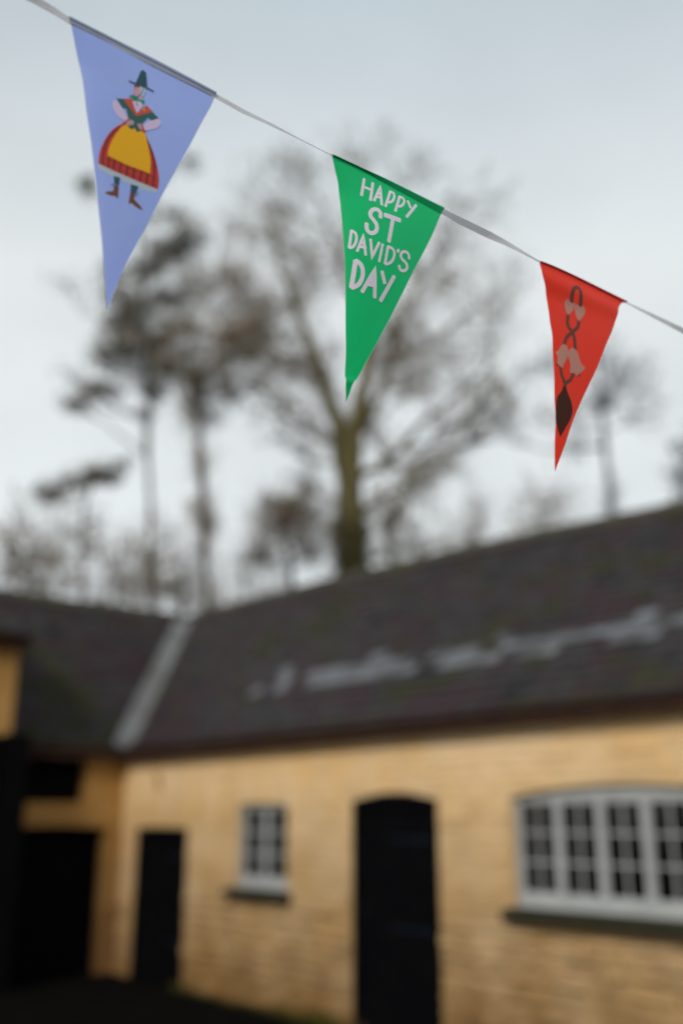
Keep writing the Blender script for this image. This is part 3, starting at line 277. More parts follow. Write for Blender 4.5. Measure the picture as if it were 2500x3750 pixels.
TREES = {'oak': [[[-6.58,9.85,0.0,0.5],[-6.58,9.85,8.27,0.4],[-6.61,9.82,9.61,0.38],[-6.61,9.82,10.99,0.34],[-6.53,9.91,12.15,0.26],[-6.36,10.1,13.47,0.2],[-6.21,10.28,14.83,0.15],[-6.2,10.29,16.37,0.1],[-6.3,10.18,17.97,0.06],[-6.44,10.01,19.61,0.03]],[[-7.98,7.72,19.86,1.03,0.96,0.5,0],[-7.87,9.11,21.13,1.0,0.79,0.5,0],[-5.45,9.33,20.27,1.21,0.74,0.35,0],[-4.93,10.94,20.28,0.83,0.69,0.3,0],[-3.5,11.79,18.85,1.19,0.53,0.35,0],[-7.1,7.61,17.61,1.16,1.03,0.6,0],[-7.83,6.95,16.29,0.89,0.89,0.7,0],[-7.28,8.4,16.01,1.02,1.02,0.9,0],[-7.29,8.59,14.29,0.94,0.62,1.5,0],[-8.08,8.08,15.12,0.77,0.77,0.9,0],[-6.94,9.11,13.38,0.74,0.74,0.9,0],[-6.28,10.86,15.61,0.78,1.04,1.4,0],[-5.28,10.25,13.66,0.61,0.73,1.2,0],[-6.87,10.9,17.92,0.82,1.1,0.5,0],[-4.44,10.5,15.56,0.74,0.87,0.4,0],[-4.78,12.32,17.21,1.07,0.8,0.4,0],[-4.69,11.57,14.39,0.75,0.75,0.35,0],[-4.53,12.19,12.64,0.99,0.62,0.4,0],[-4.5,10.82,13.3,0.6,0.72,0.6,0],[-3.3,12.13,13.26,0.73,0.61,0.35,0],[-6.35,11.2,11.75,0.75,0.75,0.6,0],[-6.14,12.0,10.82,0.62,0.87,0.8,0],[-3.42,12.38,14.98,0.75,0.75,0.25,0],[-6.81,10.29,12.86,0.75,0.75,0.9,0],[-8.1,9.42,11.03,0.62,0.75,0.5,0],[-9.22,7.93,15.8,0.8,0.8,0.8,0],[-6.1,8.88,17.64,1.03,1.16,0.4,0],[-4.94,10.03,18.4,1.18,0.78,0.3,0],[-3.45,11.91,15.64,1.0,1.13,0.25,0],[-7.64,10.0,12.24,0.76,0.63,0.7,0],[-6.7,8.17,12.26,0.59,0.59,0.6,0],[-3.05,13.03,16.99,0.78,0.78,0.15,0],[-9.55,7.71,19.14,0.84,0.84,0.35,0],[-6.46,10.12,9.88,0.6,0.72,0.8,0],[-5.17,12.03,18.46,1.09,0.82,0.3,0],[-4.34,11.57,11.02,0.36,0.42,0.7,0],[-5.44,11.74,10.98,0.49,0.73,0.7,0],[-4.76,12.87,12.23,0.5,0.38,0.5,0],[-7.18,7.19,12.92,0.83,0.71,0.3,0],[-3.72,13.5,13.0,1.01,0.76,0.25,0],[-5.19,12.98,14.45,0.92,0.92,0.3,0],[-7.9,9.18,17.73,1.22,1.08,0.35,0],[-7.99,7.13,14.5,0.75,0.87,0.4,0],[-6.03,11.49,14.87,0.91,0.78,0.4,0],[-6.2,8.83,9.32,0.69,0.69,0.4,0],[-7.73,8.2,12.34,0.61,0.49,0.3,0],[-5.92,12.01,17.91,0.55,0.69,0.5,0]],[[[-6.62,9.81,10.48,0.26],[-6.54,9.29,12.38,0.22],[-6.59,8.59,14.03,0.16],[-6.61,7.9,15.42,0.11],[-6.59,7.25,16.81,0.07],[-6.53,6.65,18.05,0.03]],[[-6.51,9.94,12.15,0.16],[-6.25,10.8,13.63,0.13],[-6.29,11.3,15.47,0.1],[-6.03,12.1,17.39,0.06],[-5.59,13.05,19.08,0.03]],[[-6.6,9.83,10.73,0.14],[-6.36,11.04,11.59,0.11],[-6.01,12.3,13.14,0.08],[-5.48,13.67,14.47,0.05],[-5.05,14.86,15.85,0.025]],[[-7.22,9.08,14.42,0.1],[-7.51,8.14,14.24,0.08],[-7.75,7.24,14.98,0.05],[-7.73,6.66,16.27,0.025]],[[-6.23,10.26,14.97,0.09],[-7.38,10.46,17.38,0.06],[-8.5,10.68,19.84,0.04],[-9.64,10.85,22.33,0.02]],[[-6.61,9.83,9.73,0.12],[-5.5,10.07,10.01,0.09],[-4.46,10.2,10.38,0.06],[-3.34,10.37,10.82,0.04]]]],'ash': [[[-5.44,4.67,0.0,0.106],[-5.44,4.67,6.34,0.085],[-5.52,4.55,8.36,0.085],[-5.57,4.46,9.61,0.08],[-5.65,4.33,10.91,0.08],[-5.75,4.17,11.79,0.07],[-5.82,4.05,12.69,0.04]],[[-5.46,4.35,11.85,0.63,0.63,1.2,0],[-4.27,4.4,12.21,0.71,0.61,1.1,0],[-5.4,4.96,14.12,0.66,0.55,0.8,0],[-5.35,4.53,14.54,0.55,0.44,0.7,0],[-4.78,5.34,13.17,0.54,0.54,0.7,0],[-5.47,3.84,12.49,0.63,0.63,0.9,0],[-4.28,5.15,11.78,0.51,0.51,0.5,0],[-5.92,4.44,11.08,0.3,0.53,1.6,0],[-5.11,4.3,8.26,0.24,0.44,2.2,0],[-5.12,4.13,9.41,0.16,0.5,0.9,0],[-5.56,5.03,11.74,0.53,0.43,0.9,0]],[]],'pine': [[[-7.81,4.59,0.0,0.075],[-7.81,4.59,6.75,0.06],[-7.88,4.46,8.88,0.06],[-7.96,4.32,11.16,0.06],[-8.02,4.21,12.96,0.06],[-8.12,4.02,14.82,0.05],[-8.22,3.82,16.62,0.05],[-8.34,3.58,18.2,0.03]],[[-7.67,5.09,17.07,0.62,0.3,1.6,1],[-8.31,4.73,16.86,0.56,0.28,1.8,1],[-7.7,3.73,15.56,0.53,0.36,1.2,1],[-8.29,3.73,14.79,0.83,0.36,1.6,1],[-8.69,4.95,15.66,0.56,0.31,1.3,1],[-9.21,3.97,14.67,0.61,0.27,1.2,1],[-7.43,3.39,12.86,0.84,0.38,1.6,1],[-7.29,4.08,13.38,0.68,0.34,1.4,1],[-7.56,2.72,12.58,0.44,0.18,0.6,1],[-8.39,3.16,12.23,0.63,0.25,1.6,1],[-7.73,2.22,11.34,0.41,0.17,1.6,1],[-7.61,4.74,14.22,0.59,0.35,1,1],[-8.09,4.82,13.17,0.7,0.4,1.3,1],[-8.36,2.28,17.82,0.3,0.32,1.1,1],[-8.01,5.1,19.64,0.5,0.13,0.9,1],[-7.97,4.75,17.8,0.53,0.15,1,1],[-7.03,3.64,11.28,0.3,0.22,0.8,1],[-8.08,4.4,12.55,0.46,0.35,1.4,1],[-7.03,4.79,15.27,0.59,0.35,0.6,1],[-8.67,2.39,12.52,0.46,0.16,0.25,1],[-8.49,1.99,14.88,0.53,0.23,0.2,1],[-8.86,3.58,15.76,0.74,0.61,0.5,1],[-7.97,3.99,13.99,0.94,0.7,0.7,1],[-7.73,2.94,13.07,0.67,0.56,0.4,1],[-7.73,4.96,14.99,0.6,0.6,0.5,1],[-8.25,5.19,16.63,0.75,0.63,0.4,1],[-7.62,3.97,17.18,0.74,0.49,0.25,1],[-7.38,3.99,15.76,0.36,0.36,1,1]],[]],'larch': [[[-7.64,2.74,0.0,0.075],[-7.64,2.74,6.43,0.06],[-7.68,2.66,7.44,0.05],[-7.69,2.62,8.48,0.04],[-7.66,2.68,9.34,0.04],[-7.53,2.97,9.8,0.025]],[[-8.55,3.42,10.05,0.56,0.22,2.4,1],[-7.91,2.4,9.48,0.48,0.21,0.9,1],[-9.06,2.32,9.51,0.5,0.24,1.4,1],[-7.84,3.51,10.18,0.33,0.13,0.8,1],[-8.14,2.79,8.19,0.74,0.74,0.45,0]],[]],'birch': [[[-5.93,21.08,0.0,0.138],[-5.93,21.08,11.36,0.11],[-5.93,21.08,13.17,0.1],[-5.99,21.04,14.8,0.1],[-5.95,21.07,16.46,0.09],[-5.97,21.05,17.66,0.06],[-5.99,21.04,18.88,0.03]],[[-5.47,20.59,15.91,0.71,0.63,0.8,0],[-6.25,21.94,18.04,1.09,0.84,0.3,0],[-6.57,19.77,15.31,0.94,0.78,0.25,0],[-5.71,22.43,17.29,1.0,0.84,0.3,0],[-7.49,19.92,17.52,0.98,0.82,0.25,0],[-8.97,19.1,15.72,0.97,0.65,0.25,0],[-7.05,21.08,14.79,0.81,0.65,0.2,0],[-5.94,21.13,12.47,0.22,0.62,1.2,0],[-4.51,21.42,15.26,0.87,0.79,0.22,0]],[]],'thorn': [[[-1.84,18.93,0.0,0.175],[-1.84,18.93,10.53,0.14],[-1.83,18.94,11.34,0.12],[-1.87,18.91,12.04,0.08]],[[-2.32,19.74,11.99,0.43,0.43,0.7,0],[-1.78,18.5,10.63,0.3,0.4,0.4,0],[-1.73,19.87,12.65,0.86,0.86,0.4,0]],[]],'beech': [[[-6.76,8.04,0.0,0.125],[-6.76,8.04,6.99,0.1],[-6.79,7.99,7.9,0.09],[-6.89,7.86,8.83,0.07],[-6.96,7.76,9.53,0.04]],[[-6.11,7.21,9.0,0.82,0.66,1.6,0],[-7.8,7.76,8.64,0.52,0.52,1.1,0],[-6.29,8.4,8.44,0.67,0.62,1.2,0],[-7.57,7.84,9.81,0.58,0.47,1,0],[-7.57,8.87,10.02,0.6,0.48,1,0]],[]],'hazel': [[[-5.09,10.02,0.0,0.1],[-5.09,10.02,6.99,0.08],[-5.11,10.01,8.13,0.07],[-5.19,9.92,8.95,0.05],[-5.26,9.84,9.54,0.03]],[[-5.89,10.48,9.32,0.59,0.82,0.9,0],[-5.65,11.06,9.01,0.47,0.59,0.7,0],[-6.08,10.25,8.59,0.47,0.47,0.7,0],[-4.46,10.77,8.59,0.57,0.34,0.25,0]],[]],'sapling0': [[[-6.36,0.65,0.0,0.044],[-6.36,0.65,5.78,0.035],[-6.39,0.58,6.86,0.03],[-6.43,0.46,7.6,0.018]],[[-5.31,0.1,6.93,0.72,0.54,0.25,0],[-6.47,0.37,6.71,0.57,0.47,0.3,0],[-6.32,0.72,7.71,0.57,0.57,0.16,0],[-5.42,0.63,6.51,0.54,0.45,0.25,0]],[]],'sapling1': [[[-7.02,1.67,0.0,0.044],[-7.02,1.67,6.01,0.035],[-7.04,1.62,6.96,0.03],[-7.09,1.5,7.74,0.018]],[[-7.66,1.82,7.51,0.82,0.61,0.25,0],[-6.07,0.96,6.54,0.56,0.47,0.3,0],[-7.27,1.91,7.95,0.61,0.61,0.16,0],[-7.41,2.27,6.93,0.61,0.51,0.25,0]],[]],'sapling2': [[[-6.87,4.22,0.0,0.044],[-6.87,4.22,6.3,0.035],[-6.88,4.2,7.23,0.03],[-6.94,4.1,8.06,0.018]],[[-6.24,3.78,7.45,0.8,0.6,0.25,0],[-6.0,3.41,6.8,0.59,0.49,0.3,0],[-6.7,4.35,8.16,0.62,0.62,0.16,0],[-7.11,4.89,7.16,0.63,0.53,0.25,0]],[]],'sapling3': [[[-8.2,3.86,0.0,0.044],[-8.2,3.86,6.46,0.035],[-8.21,3.85,7.09,0.03],[-8.27,3.73,7.94,0.018]],[[-7.49,3.42,7.32,0.83,0.62,0.25,0],[-8.85,3.86,7.04,0.66,0.55,0.3,0],[-7.61,3.78,7.93,0.64,0.64,0.16,0],[-8.05,4.32,6.92,0.65,0.54,0.25,0]],[]],'sapling4': [[[-7.48,7.04,0.0,0.044],[-7.48,7.04,6.75,0.035],[-7.47,7.05,7.31,0.03],[-7.52,6.97,8.22,0.018]],[[-8.04,7.39,7.92,0.92,0.69,0.25,0],[-7.11,6.45,7.0,0.65,0.54,0.3,0],[-7.95,7.73,8.55,0.7,0.7,0.16,0],[-8.08,8.13,7.32,0.7,0.58,0.25,0]],[]],'sapling5': [[[-4.41,12.1,0.0,0.044],[-4.41,12.1,6.92,0.035],[-4.34,12.17,8.57,0.03],[-4.37,12.14,9.54,0.018]],[[-4.37,12.18,9.06,0.94,0.71,0.25,0],[-5.03,12.42,8.56,0.72,0.6,0.3,0],[-4.66,13.07,9.91,0.74,0.74,0.16,0],[-3.17,11.63,8.02,0.67,0.56,0.25,0]],[]],'sapling6': [[[-3.67,14.05,0.0,0.044],[-3.67,14.05,7.05,0.035],[-3.54,14.16,9.36,0.03],[-3.56,14.14,10.37,0.018]],[[-4.07,14.81,10.11,1.02,0.76,0.25,0],[-3.32,13.34,8.98,0.71,0.59,0.3,0],[-2.59,13.54,10.13,0.71,0.71,0.16,0],[-2.92,14.22,8.99,0.72,0.6,0.25,0]],[]],'sapling7': [[[-10.87,7.29,0.0,0.044],[-10.87,7.29,7.28,0.035],[-10.87,7.3,7.91,0.03],[-10.94,7.18,8.92,0.018]],[[-10.33,6.91,8.26,0.98,0.74,0.25,0],[-11.08,7.04,7.72,0.75,0.63,0.3,0],[-10.83,7.6,9.1,0.76,0.76,0.16,0],[-9.64,7.22,7.45,0.72,0.6,0.25,0]],[]]}

# ------------------------------------------------------------------ the ground
GZ = -.10
g = MB(); n = 40
g.poly([(-400, -400, 0), (400, -400, 0), (400, 400, 0), (-400, 400, 0)])
go = g.build('ground', M['ground'], kind='structure'); go.location.z = GZ
# cobbles of the yard close to the walls
cb = MB(); random.seed(5)
for i in range(60):
    for k in range(46):
        x = .15 + i*.2 + random.uniform(-.02, .02); y = -.12 - k*.16 + random.uniform(-.02, .02)
        if (Vector((x, y, 0))-Vector((13.2, -7.0, 0))).length < 1.0: continue
        h = random.uniform(.012, .03); a = .088; b = .07
        cb.hexa([(x-a, y-b, -.01), (x+a, y-b, -.01), (x+a, y+b, -.01), (x-a, y+b, -.01), (x-a*.75, y-b*.7, h), (x+a*.75, y-b*.7, h), (x+a*.75, y+b*.7, h), (x-a*.75, y+b*.7, h)])
cb.build('cobbles', M['ground'], go, kind='stuff')

# ------------------------------------------------------------------ long range on the right
def eave_z(y): return 0
EZ, RY = 2.90, 2.33                      # eave height at the wall face, ridge line
def ridge_z(s):                          # an old roof: the ridge sags away from the corner
    pts = [(-12, 5.36), (-2.33, 5.40), (0, 5.37), (2.5, 5.33), (5, 5.24), (7.7, 5.11), (12, 5.05), (16, 5.05)]
    for (a, za), (b, zb) in zip(pts[:-1], pts[1:]):
        if s <= b: return za+(zb-za)*(s-a)/(b-a)
    return pts[-1][1]
def roof_pt(s, t, lift=0.0):
    """s along the wall, t = 0 at the wall face .. 1 at the ridge (right range, front slope)"""
    z = EZ+(ridge_z(s)-EZ)*t
    return Vector((s, RY*t, z)) + Vector((0, -.75, .66))*lift
cottage = empty('long_cottage', (5, 0, 0), label='long low ochre cottage range with slate roof, the big window and the wide dark door', category='building')
def fR(x, y, z): return (x, y, z)
door1 = (.40, 1.74, GZ, 1.77, .02)
door2 = (4.93, 6.20, GZ, 2.07, .07)
win1 = (2.84, 3.84, 1.13, 2.05, .02)
win2 = (7.10, 9.32, 1.17, 2.08, .085)
door3 = (10.3, 11.3, GZ, 2.05, .06)
PX = MB()
def under(parent): return None
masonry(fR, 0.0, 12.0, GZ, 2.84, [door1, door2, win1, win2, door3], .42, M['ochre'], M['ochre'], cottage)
gw = MB()                                                             # gable and back wall
gw.poly([(12, .42, GZ), (12, 4.66, GZ), (12, 4.66, 2.8), (12, RY, 5.0), (12, .42, 3.2)])
gw.poly([(12, 4.66, GZ), (-4.66, 4.66, GZ), (-4.66, 4.66, 2.8), (12, 4.66, 2.8)])
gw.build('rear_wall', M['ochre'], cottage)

def slates(fpt, s0, s1, cut, parent, seed, lichen=None, moss=None):
    """courses of single slates; cut(s, t) tells whether a slate is laid there"""
    random.seed(seed)
    mb = MB(); rows = 19
    for k in range(-1, rows):
        t0 = k/rows; t1 = min((k+1.25)/rows, 1.0)
        s = s0 - random.uniform(0, .28)
        while s < s1:
            wd = random.uniform(.22, .32); sm = s+wd/2
            if cut(sm, (k+.5)/rows):
                l0 = random.uniform(.012, .022); l1 = .004
                a, b = s+.004, s+wd-.004; th = .009; tilt = random.uniform(-.004, .004)
                P = [fpt(a, t0, l0), fpt(b, t0, l0+tilt), fpt(b, t1, l1), fpt(a, t1, l1)]
                Q = [fpt(a, t0, l0+th), fpt(b, t0, l0+th+tilt), fpt(b, t1, l1+th), fpt(a, t1, l1+th)]
                u = random.random()
                mi = 0 if u < .45 else 1 if u < .72 else 3 if u < .9 else 2
                pn = noise.noise(Vector((sm*.55, k*.14, seed)))+.4*noise.noise(Vector((sm*1.6, k*.4, seed+5)))
                if pn > .16 and random.random() < .6: mi = 1
                elif pn < -.22 and random.random() < .5: mi = 2
                elif abs(pn) < .06 and random.random() < .6: mi = 3
                if lichen and lichen(sm, k, rows): mi = 4
                mb.hexa(P+Q, mi)
            s += wd
    return mb.build('slates', M['slate'], parent, kind='stuff')
def lich(s, k, rows):
    if k not in (4, 5, 6) or s < 2.0: return False
    patch = noise.noise(Vector((s*.75, 3.3, 0)))+.5*noise.noise(Vector((s*2.3, 7.1, 0)))
    p = {4: .8, 5: .95, 6: .25}[k]
    return random.random() < p*(1.0 if patch > -.12 else .25)
slates(roof_pt, -2.4, 12.15, lambda s, t: s > -RY*t+.12, cottage, 3, lich)
rf = MB()                                                             # boarding under the slates and the rear slope
N_ = 24
for i in range(N_):
    a = -2.33+(12.1+2.33)*i/N_; b = -2.33+(12.1+2.33)*(i+1)/N_
    ya = max(0, -a); yb = max(0, -b)
    ta, tb = (ya/RY if a < 0 else -.085), (yb/RY if b < 0 else -.085)
    rf.poly([roof_pt(a, ta, -.012), roof_pt(b, tb, -.012), roof_pt(b, 1, -.012), roof_pt(a, 1, -.012)])
    bl = lambda s: -s if s < -2.33 else 4.9
    rf.poly([(a, RY, ridge_z(a)-.02), (b, RY, ridge_z(b)-.02), (b, 4.9, 2.6), (a, 4.9, 2.6)], 1)
rf.poly([(-2.33, RY, 5.38), (-2.33, 4.9, 2.6), (-4.9, 4.9, 2.6)], 1)
rf.build('roof', [M['timber'], M['slate'][0]], cottage)
s = -2.2
while s < 12:                                                          # ridge tiles, each its own piece
    L_ = .44; z = ridge_z(s)+.02; z2 = ridge_z(s+L_)+.02
    t = MB(); jz = random.uniform(-.008, .012)
    pr = [(-.15, -.11), (-.10, -.02), (0, .055), (.10, -.02), (.15, -.11)]
    ringa = [(s+.006, RY+p, z+q+jz) for p, q in pr]; ringb = [(s+L_-.006, RY+p, z2+q+jz) for p, q in pr]
    for i in range(4): t.poly([ringa[i], ringb[i], ringb[i+1], ringa[i+1]])
    inn = [(x, y, zz-.02) for x, y, zz in ringa]; inb = [(x, y, zz-.02) for x, y, zz in ringb]
    for i in range(4): t.poly([inn[i+1], inb[i+1], inb[i], inn[i]])
    t.poly(ringa+inn[::-1]); t.poly(ringb[::-1]+inb)
    t.build('ridge_tile', M['ridge'], cottage)
    s += L_
# fascia and half-round gutter under the slates
fa = MB(); fa.box(.06, 12.1, -.055, -.012, 2.755, 2.885); fa.build('fascia', M['timber'], cottage)
def gutter(f, x0, x1, zc, parent):
    mb = MB(); n_ = 7
    for side, rr in ((0, .058), (1, .052)):
        for i in range(n_):
            a0 = math.pi+math.pi*i/n_; a1 = math.pi+math.pi*(i+1)/n_
            q = [f(x0, -.12+rr*math.cos(a0), zc+rr*math.sin(a0)), f(x1, -.12+rr*math.cos(a0), zc+rr*math.sin(a0)),
                 f(x1, -.12+rr*math.cos(a1), zc+rr*math.sin(a1)), f(x0, -.12+rr*math.cos(a1), zc+rr*math.sin(a1))]
            mb.poly(q if side == 0 else q[::-1])
    for sg in (-1, 1):
        mb.poly([f(x0, -.12+sg*.052, zc), f(x0, -.12+sg*.058, zc), f(x1, -.12+sg*.058, zc), f(x1, -.12+sg*.052, zc)])
    return mb.build('gutter', M['gutter'], parent)
gutter(fR, .12, 12.1, 2.83, cottage)

def door_leaf(f, x0, x1, z0, z1, rise, rec, parent, n_=6, hinge=None, lab=None, handle=True):
    fr = MB()
    ww = .06; d0, d1 = rec-.04, rec+.06
    def hx(a, b, c, e): fr.hexa([f(a, d0, c), f(b, d0, c), f(b, d1, c), f(a, d1, c), f(a, d0, e), f(b, d0, e), f(b, d1, e), f(a, d1, e)])
    hx(x0+.002, x0+ww, z0, z1); hx(x1-ww, x1-.002, z0, z1)
    k = 10
    for i in range(k):
        a = x0+.002+(x1-x0-.004)*i/k; b = x0+.002+(x1-x0-.004)*(i+1)/k
        za = z1+rise*(1-((a-x0)/(x1-x0)*2-1)**2)-.002; zb = z1+rise*(1-((b-x0)/(x1-x0)*2-1)**2)-.002
        fr.hexa([f(a, d0, z1-.07), f(b, d0, z1-.07), f(b, d1, z1-.07), f(a, d1, z1-.07), f(a, d0, za), f(b, d0, zb), f(b, d1, zb), f(a, d1, za)])
    d = fr.build('door', M['door'], parent)
    if lab: d['label'] = lab
    W_ = (x1-x0-2*ww)
    for i in range(n_):
        a = x0+ww+W_*i/n_+.004; b = x0+ww+W_*(i+1)/n_-.004
        pb = MB(); jj = random.uniform(-.003, .003)
        ch = .005
        P = [f(a, rec+.035, z0+.02), f(b, rec+.035, z0+.02), f(b, rec+.035, z1-.072), f(a, rec+.035, z1-.072)]
        Q = [f(a, rec+.004+jj, z0+.02), f(b, rec+.004+jj, z0+.02), f(b, rec+.004+jj, z1-.072), f(a, rec+.004+jj, z1-.072)]
        pb.hexa([Q[0], Q[1], P[1], P[0], Q[3], Q[2], P[2], P[3]])
        pb.build('plank', M['door'], d)
    bk = MB(); bk.poly([f(x0+.01, rec+.3, z0), f(x1-.01, rec+.3, z0), f(x1-.01, rec+.3, z1), f(x0+.01, rec+.3, z1)]); bk.build('backing', M['void'], d)
    for (zh, a, b) in (hinge or []):
        h = MB(); hw = .022
        pts = [(a, hw*.6), (a+(b-a)*.5, hw*.8), (b, hw*1.3)]
        for (xa, wa), (xb, wb) in zip(pts[:-1], pts[1:]):
            h.hexa([f(xa, rec-.010, zh-wa), f(xb, rec-.010, zh-wb), f(xb, rec-.002, zh-wb), f(xa, rec-.002, zh-wa),
                    f(xa, rec-.010, zh+wa), f(xb, rec-.010, zh+wb), f(xb, rec-.002, zh+wb), f(xa, rec-.002, zh+wa)])
        h.build('hinge', M['iron'], d)
    if handle:
        h = MB(); hx_ = x0+.16; c = [f(hx_+.035*math.cos(t_), rec-.028, 1.0+.035*math.sin(t_)) for t_ in [i*2*math.pi/12 for i in range(13)]]
        h.tube(c, [.006]*13, 5, cap=False)
        h.tube([f(hx_, rec+.0, 1.035), f(hx_, rec-.03, 1.035)], [.008, .008], 6)
        h.build('handle', M['iron'], d)
    return d
door_leaf(fR, door1[0], door1[1], GZ, door1[3], door1[4], .06, cottage, 6, [(1.42, 1.2, 1.60), (.4, 1.2, 1.60)], 'narrow black plank door beside the inner corner')
door_leaf(fR, door2[0], door2[1], GZ, door2[3], door2[4], .06, cottage, 7, [(1.70, 5.45, 6.05), (.88, 5.45, 6.05)], 'wide blue black plank door with strap hinges in the middle of the wall')
door_leaf(fR, door3[0], door3[1], GZ, door3[3], door3[4], .06, cottage, 7, [(1.70, 10.7, 11.2), (.5, 10.7, 11.2)])

def window(f, op, lights, cols, rows, parent, lab, ov=.10):
    x0, x1, z0, z1, rise = op; rec = .085
    o = MB(); jt = .025                                               # outer frame
    def hx(mb, a, b, c, e, da, db, c2=None, e2=None):
        c2 = c if c2 is None else c2; e2 = e if e2 is None else e2
        mb.hexa([f(a, da, c), f(b, da, c2), f(b, db, c2), f(a, db, c), f(a, da, e), f(b, da, e2), f(b, db, e2), f(a, db, e)])
    hx(o, x0+.002, x0+jt, z0+.05, z1+.01, rec-.03, rec+.06); hx(o, x1-jt, x1-.002, z0+.05, z1+.01, rec-.03, rec+.06)
    hx(o, x0+.002, x1-.002, z0+.002, z0+.05, rec-.045, rec+.06)
    k = 16; az = lambda x: z1+rise*(1-((x-x0)/(x1-x0)*2-1)**2)-.024
    for i in range(k):                                                # arched head
        a = x0+.002+(x1-x0-.004)*i/k; b = x0+.002+(x1-x0-.004)*(i+1)/k
        hx(o, a, b, z1-.02, az(a), rec-.03, rec+.06, z1-.02, az(b))
    fo = o.build('window', M['wframe'], parent); fo['label'] = lab
    iw = (x1-x0-2*jt)/lights; ztop = z1-.022
    for L_ in range(lights):
        a = x0+jt+iw*L_; b = a+iw; st_ = .026
        if L_:
            m = MB(); hx(m, a-.016, a+.016, z0+.052, ztop, rec-.04, rec+.05); m.build('mullion', M['wframe'], fo)
        a += .018; b -= .018
        s_ = MB(); br = .075                                           # the casement's own frame
        hx(s_, a, a+st_, z0+.054, ztop-.002, rec-.02, rec+.02); hx(s_, b-st_, b, z0+.054, ztop-.002, rec-.02, rec+.02)
        hx(s_, a+st_, b-st_, z0+.054, z0+.054+br, rec-.02, rec+.02); hx(s_, a+st_, b-st_, ztop-.035, ztop-.002, rec-.02, rec+.02)
        s_.build('casement', M['wframe'], fo)
        pa, pb, pz0, pz1 = a+st_, b-st_, z0+.054+br, ztop-.035
        bw = .009
        for c in range(1, cols):
            m = MB(); xc = pa+(pb-pa)*c/cols; hx(m, xc-bw, xc+bw, pz0, pz1, rec-.012, rec+.012); m.build('glazing_bar', M['wframe'], fo)
        for r_ in range(1, rows):
            zc = pz0+(pz1-pz0)*r_/rows
            m = MB()
            for c in range(cols):
                xa = pa+(pb-pa)*c/cols+(bw if c else 0); xb = pa+(pb-pa)*(c+1)/cols-(bw if c < cols-1 else 0)
                hx(m, xa, xb, zc-bw, zc+bw, rec-.0118, rec+.0118)
            m.build('glazing_bar', M['wframe'], fo)
        for c in range(cols):
            for r_ in range(rows):
                xa = pa+(pb-pa)*c/cols+.002; xb = pa+(pb-pa)*(c+1)/cols-.002
                za = pz0+(pz1-pz0)*r_/rows+.002; zb = pz0+(pz1-pz0)*(r_+1)/rows-.002
                m = MB(); tl = [random.uniform(-.0012, .0012) for _ in range(4)]
                m.poly([f(xa, rec+tl[0], za), f(xb, rec+tl[1], za), f(xb, rec+tl[2], zb), f(xa, rec+tl[3], zb)])
                m.build('pane', M['glass'], fo)
    bk = MB(); hx(bk, x0+.01, x1-.01, z0+.01, z1, .36, .40); bk.build('backing', M['curtain'], fo)
    sl = MB(); dz = .105                                              # stone sill, weathered top
    sl.hexa([f(x0-ov, -.13, z0-dz), f(x1+ov, -.13, z0-dz), f(x1+ov, -.001, z0-dz), f(x0-ov, -.001, z0-dz),
             f(x0-ov, -.13, z0-.03), f(x1+ov, -.13, z0-.03), f(x1+ov, -.001, z0), f(x0-ov, -.001, z0)])
    sl.build('sill', M['sill'], fo)
    sl2 = MB(); hx(sl2, x0+.002, x1-.002, z0-.03, z0+.001, .0, rec-.046); sl2.build('sill', M['sill'], fo)
window(fR, win1, 2, 2, 3, cottage, 'small two light casement window with grey frame')
window(fR, win2, 5, 2, 3, cottage, 'wide arched window of five casements with grey frame', .06)
for x in (1.0,):                                                       # iron wall tie
    t = MB(); t.tube([(x-.07, -.035, 2.47), (x-.02, -.04, 2.43), (x, -.045, 2.38), (x+.02, -.04, 2.32), (x+.07, -.035, 2.28)], [.013]*5, 6); t.build('iron_tie', M['timber'], cottage)
# moss and weeds along the foot of the wall
ms = MB(); random.seed(8)
for i in range(5200):
    x = random.uniform(1.7, 12); dn = .5+.5*math.sin(x*1.7)
    if door2[0] < x < door2[1] and random.random() < .8: continue
    if random.random() > .45+.5*dn: continue
    y = -abs(random.gauss(0, .07))-.03; h = random.uniform(.03, .13)*(.6+dn*.7); a = random.uniform(0, 6.28); d = .006
    c, s_ = math.cos(a)*d, math.sin(a)*d; lx, ly = random.uniform(-.04, .04), random.uniform(-.05, .01)
    ms.poly([(x-c, y-s_, GZ), (x+c, y+s_, GZ), (x+lx+c*.6, y+ly+s_*.6, GZ+h*.7), (x+lx*1.6, y+ly*1.5, GZ+h)])
ms.build('moss_and_weeds', M['moss'], kind='stuff', label='yellow green moss and weeds along the foot of the cottage wall')

# ------------------------------------------------------------------ wing on the left, square to the cottage
wing = empty('stable_wing', (-.5, -1.5, 0), label='shaded ochre stable wing with loft opening and open doorway in the yard corner', category='building')
def fW(x, y, z):                                                       # x runs from the corner towards -Y world; wall looks to +X
    return (-y, -x, z)
dW = (.23, 1.72, GZ, 1.77, .03)
lW = (.60, 1.66, 2.10, 2.83, 0)
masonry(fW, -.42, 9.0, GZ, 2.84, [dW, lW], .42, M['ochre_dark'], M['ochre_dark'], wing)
def roofW(s, t, lift=0.0):
    """s measured towards -Y from the corner"""
    zr = 5.40 if s < 0 else 5.36
    zr = 5.38+.0*s
    z = EZ+(zr-EZ)*t
    return Vector((-RY*t, -s, z))+Vector((.75, 0, .66))*lift
slates(roofW, -2.4, 9.2, lambda s, t: s > -RY*t+.12, wing, 9)
rw = MB()
rw.poly([roofW(0, -.085, -.012), roofW(9.1, -.085, -.012), roofW(9.1, 1, -.012), roofW(0, 1, -.012)][::1])
rw.poly([roofW(0, 0, -.012), roofW(0, 1, -.012), roofW(-2.33, 1, -.012)])
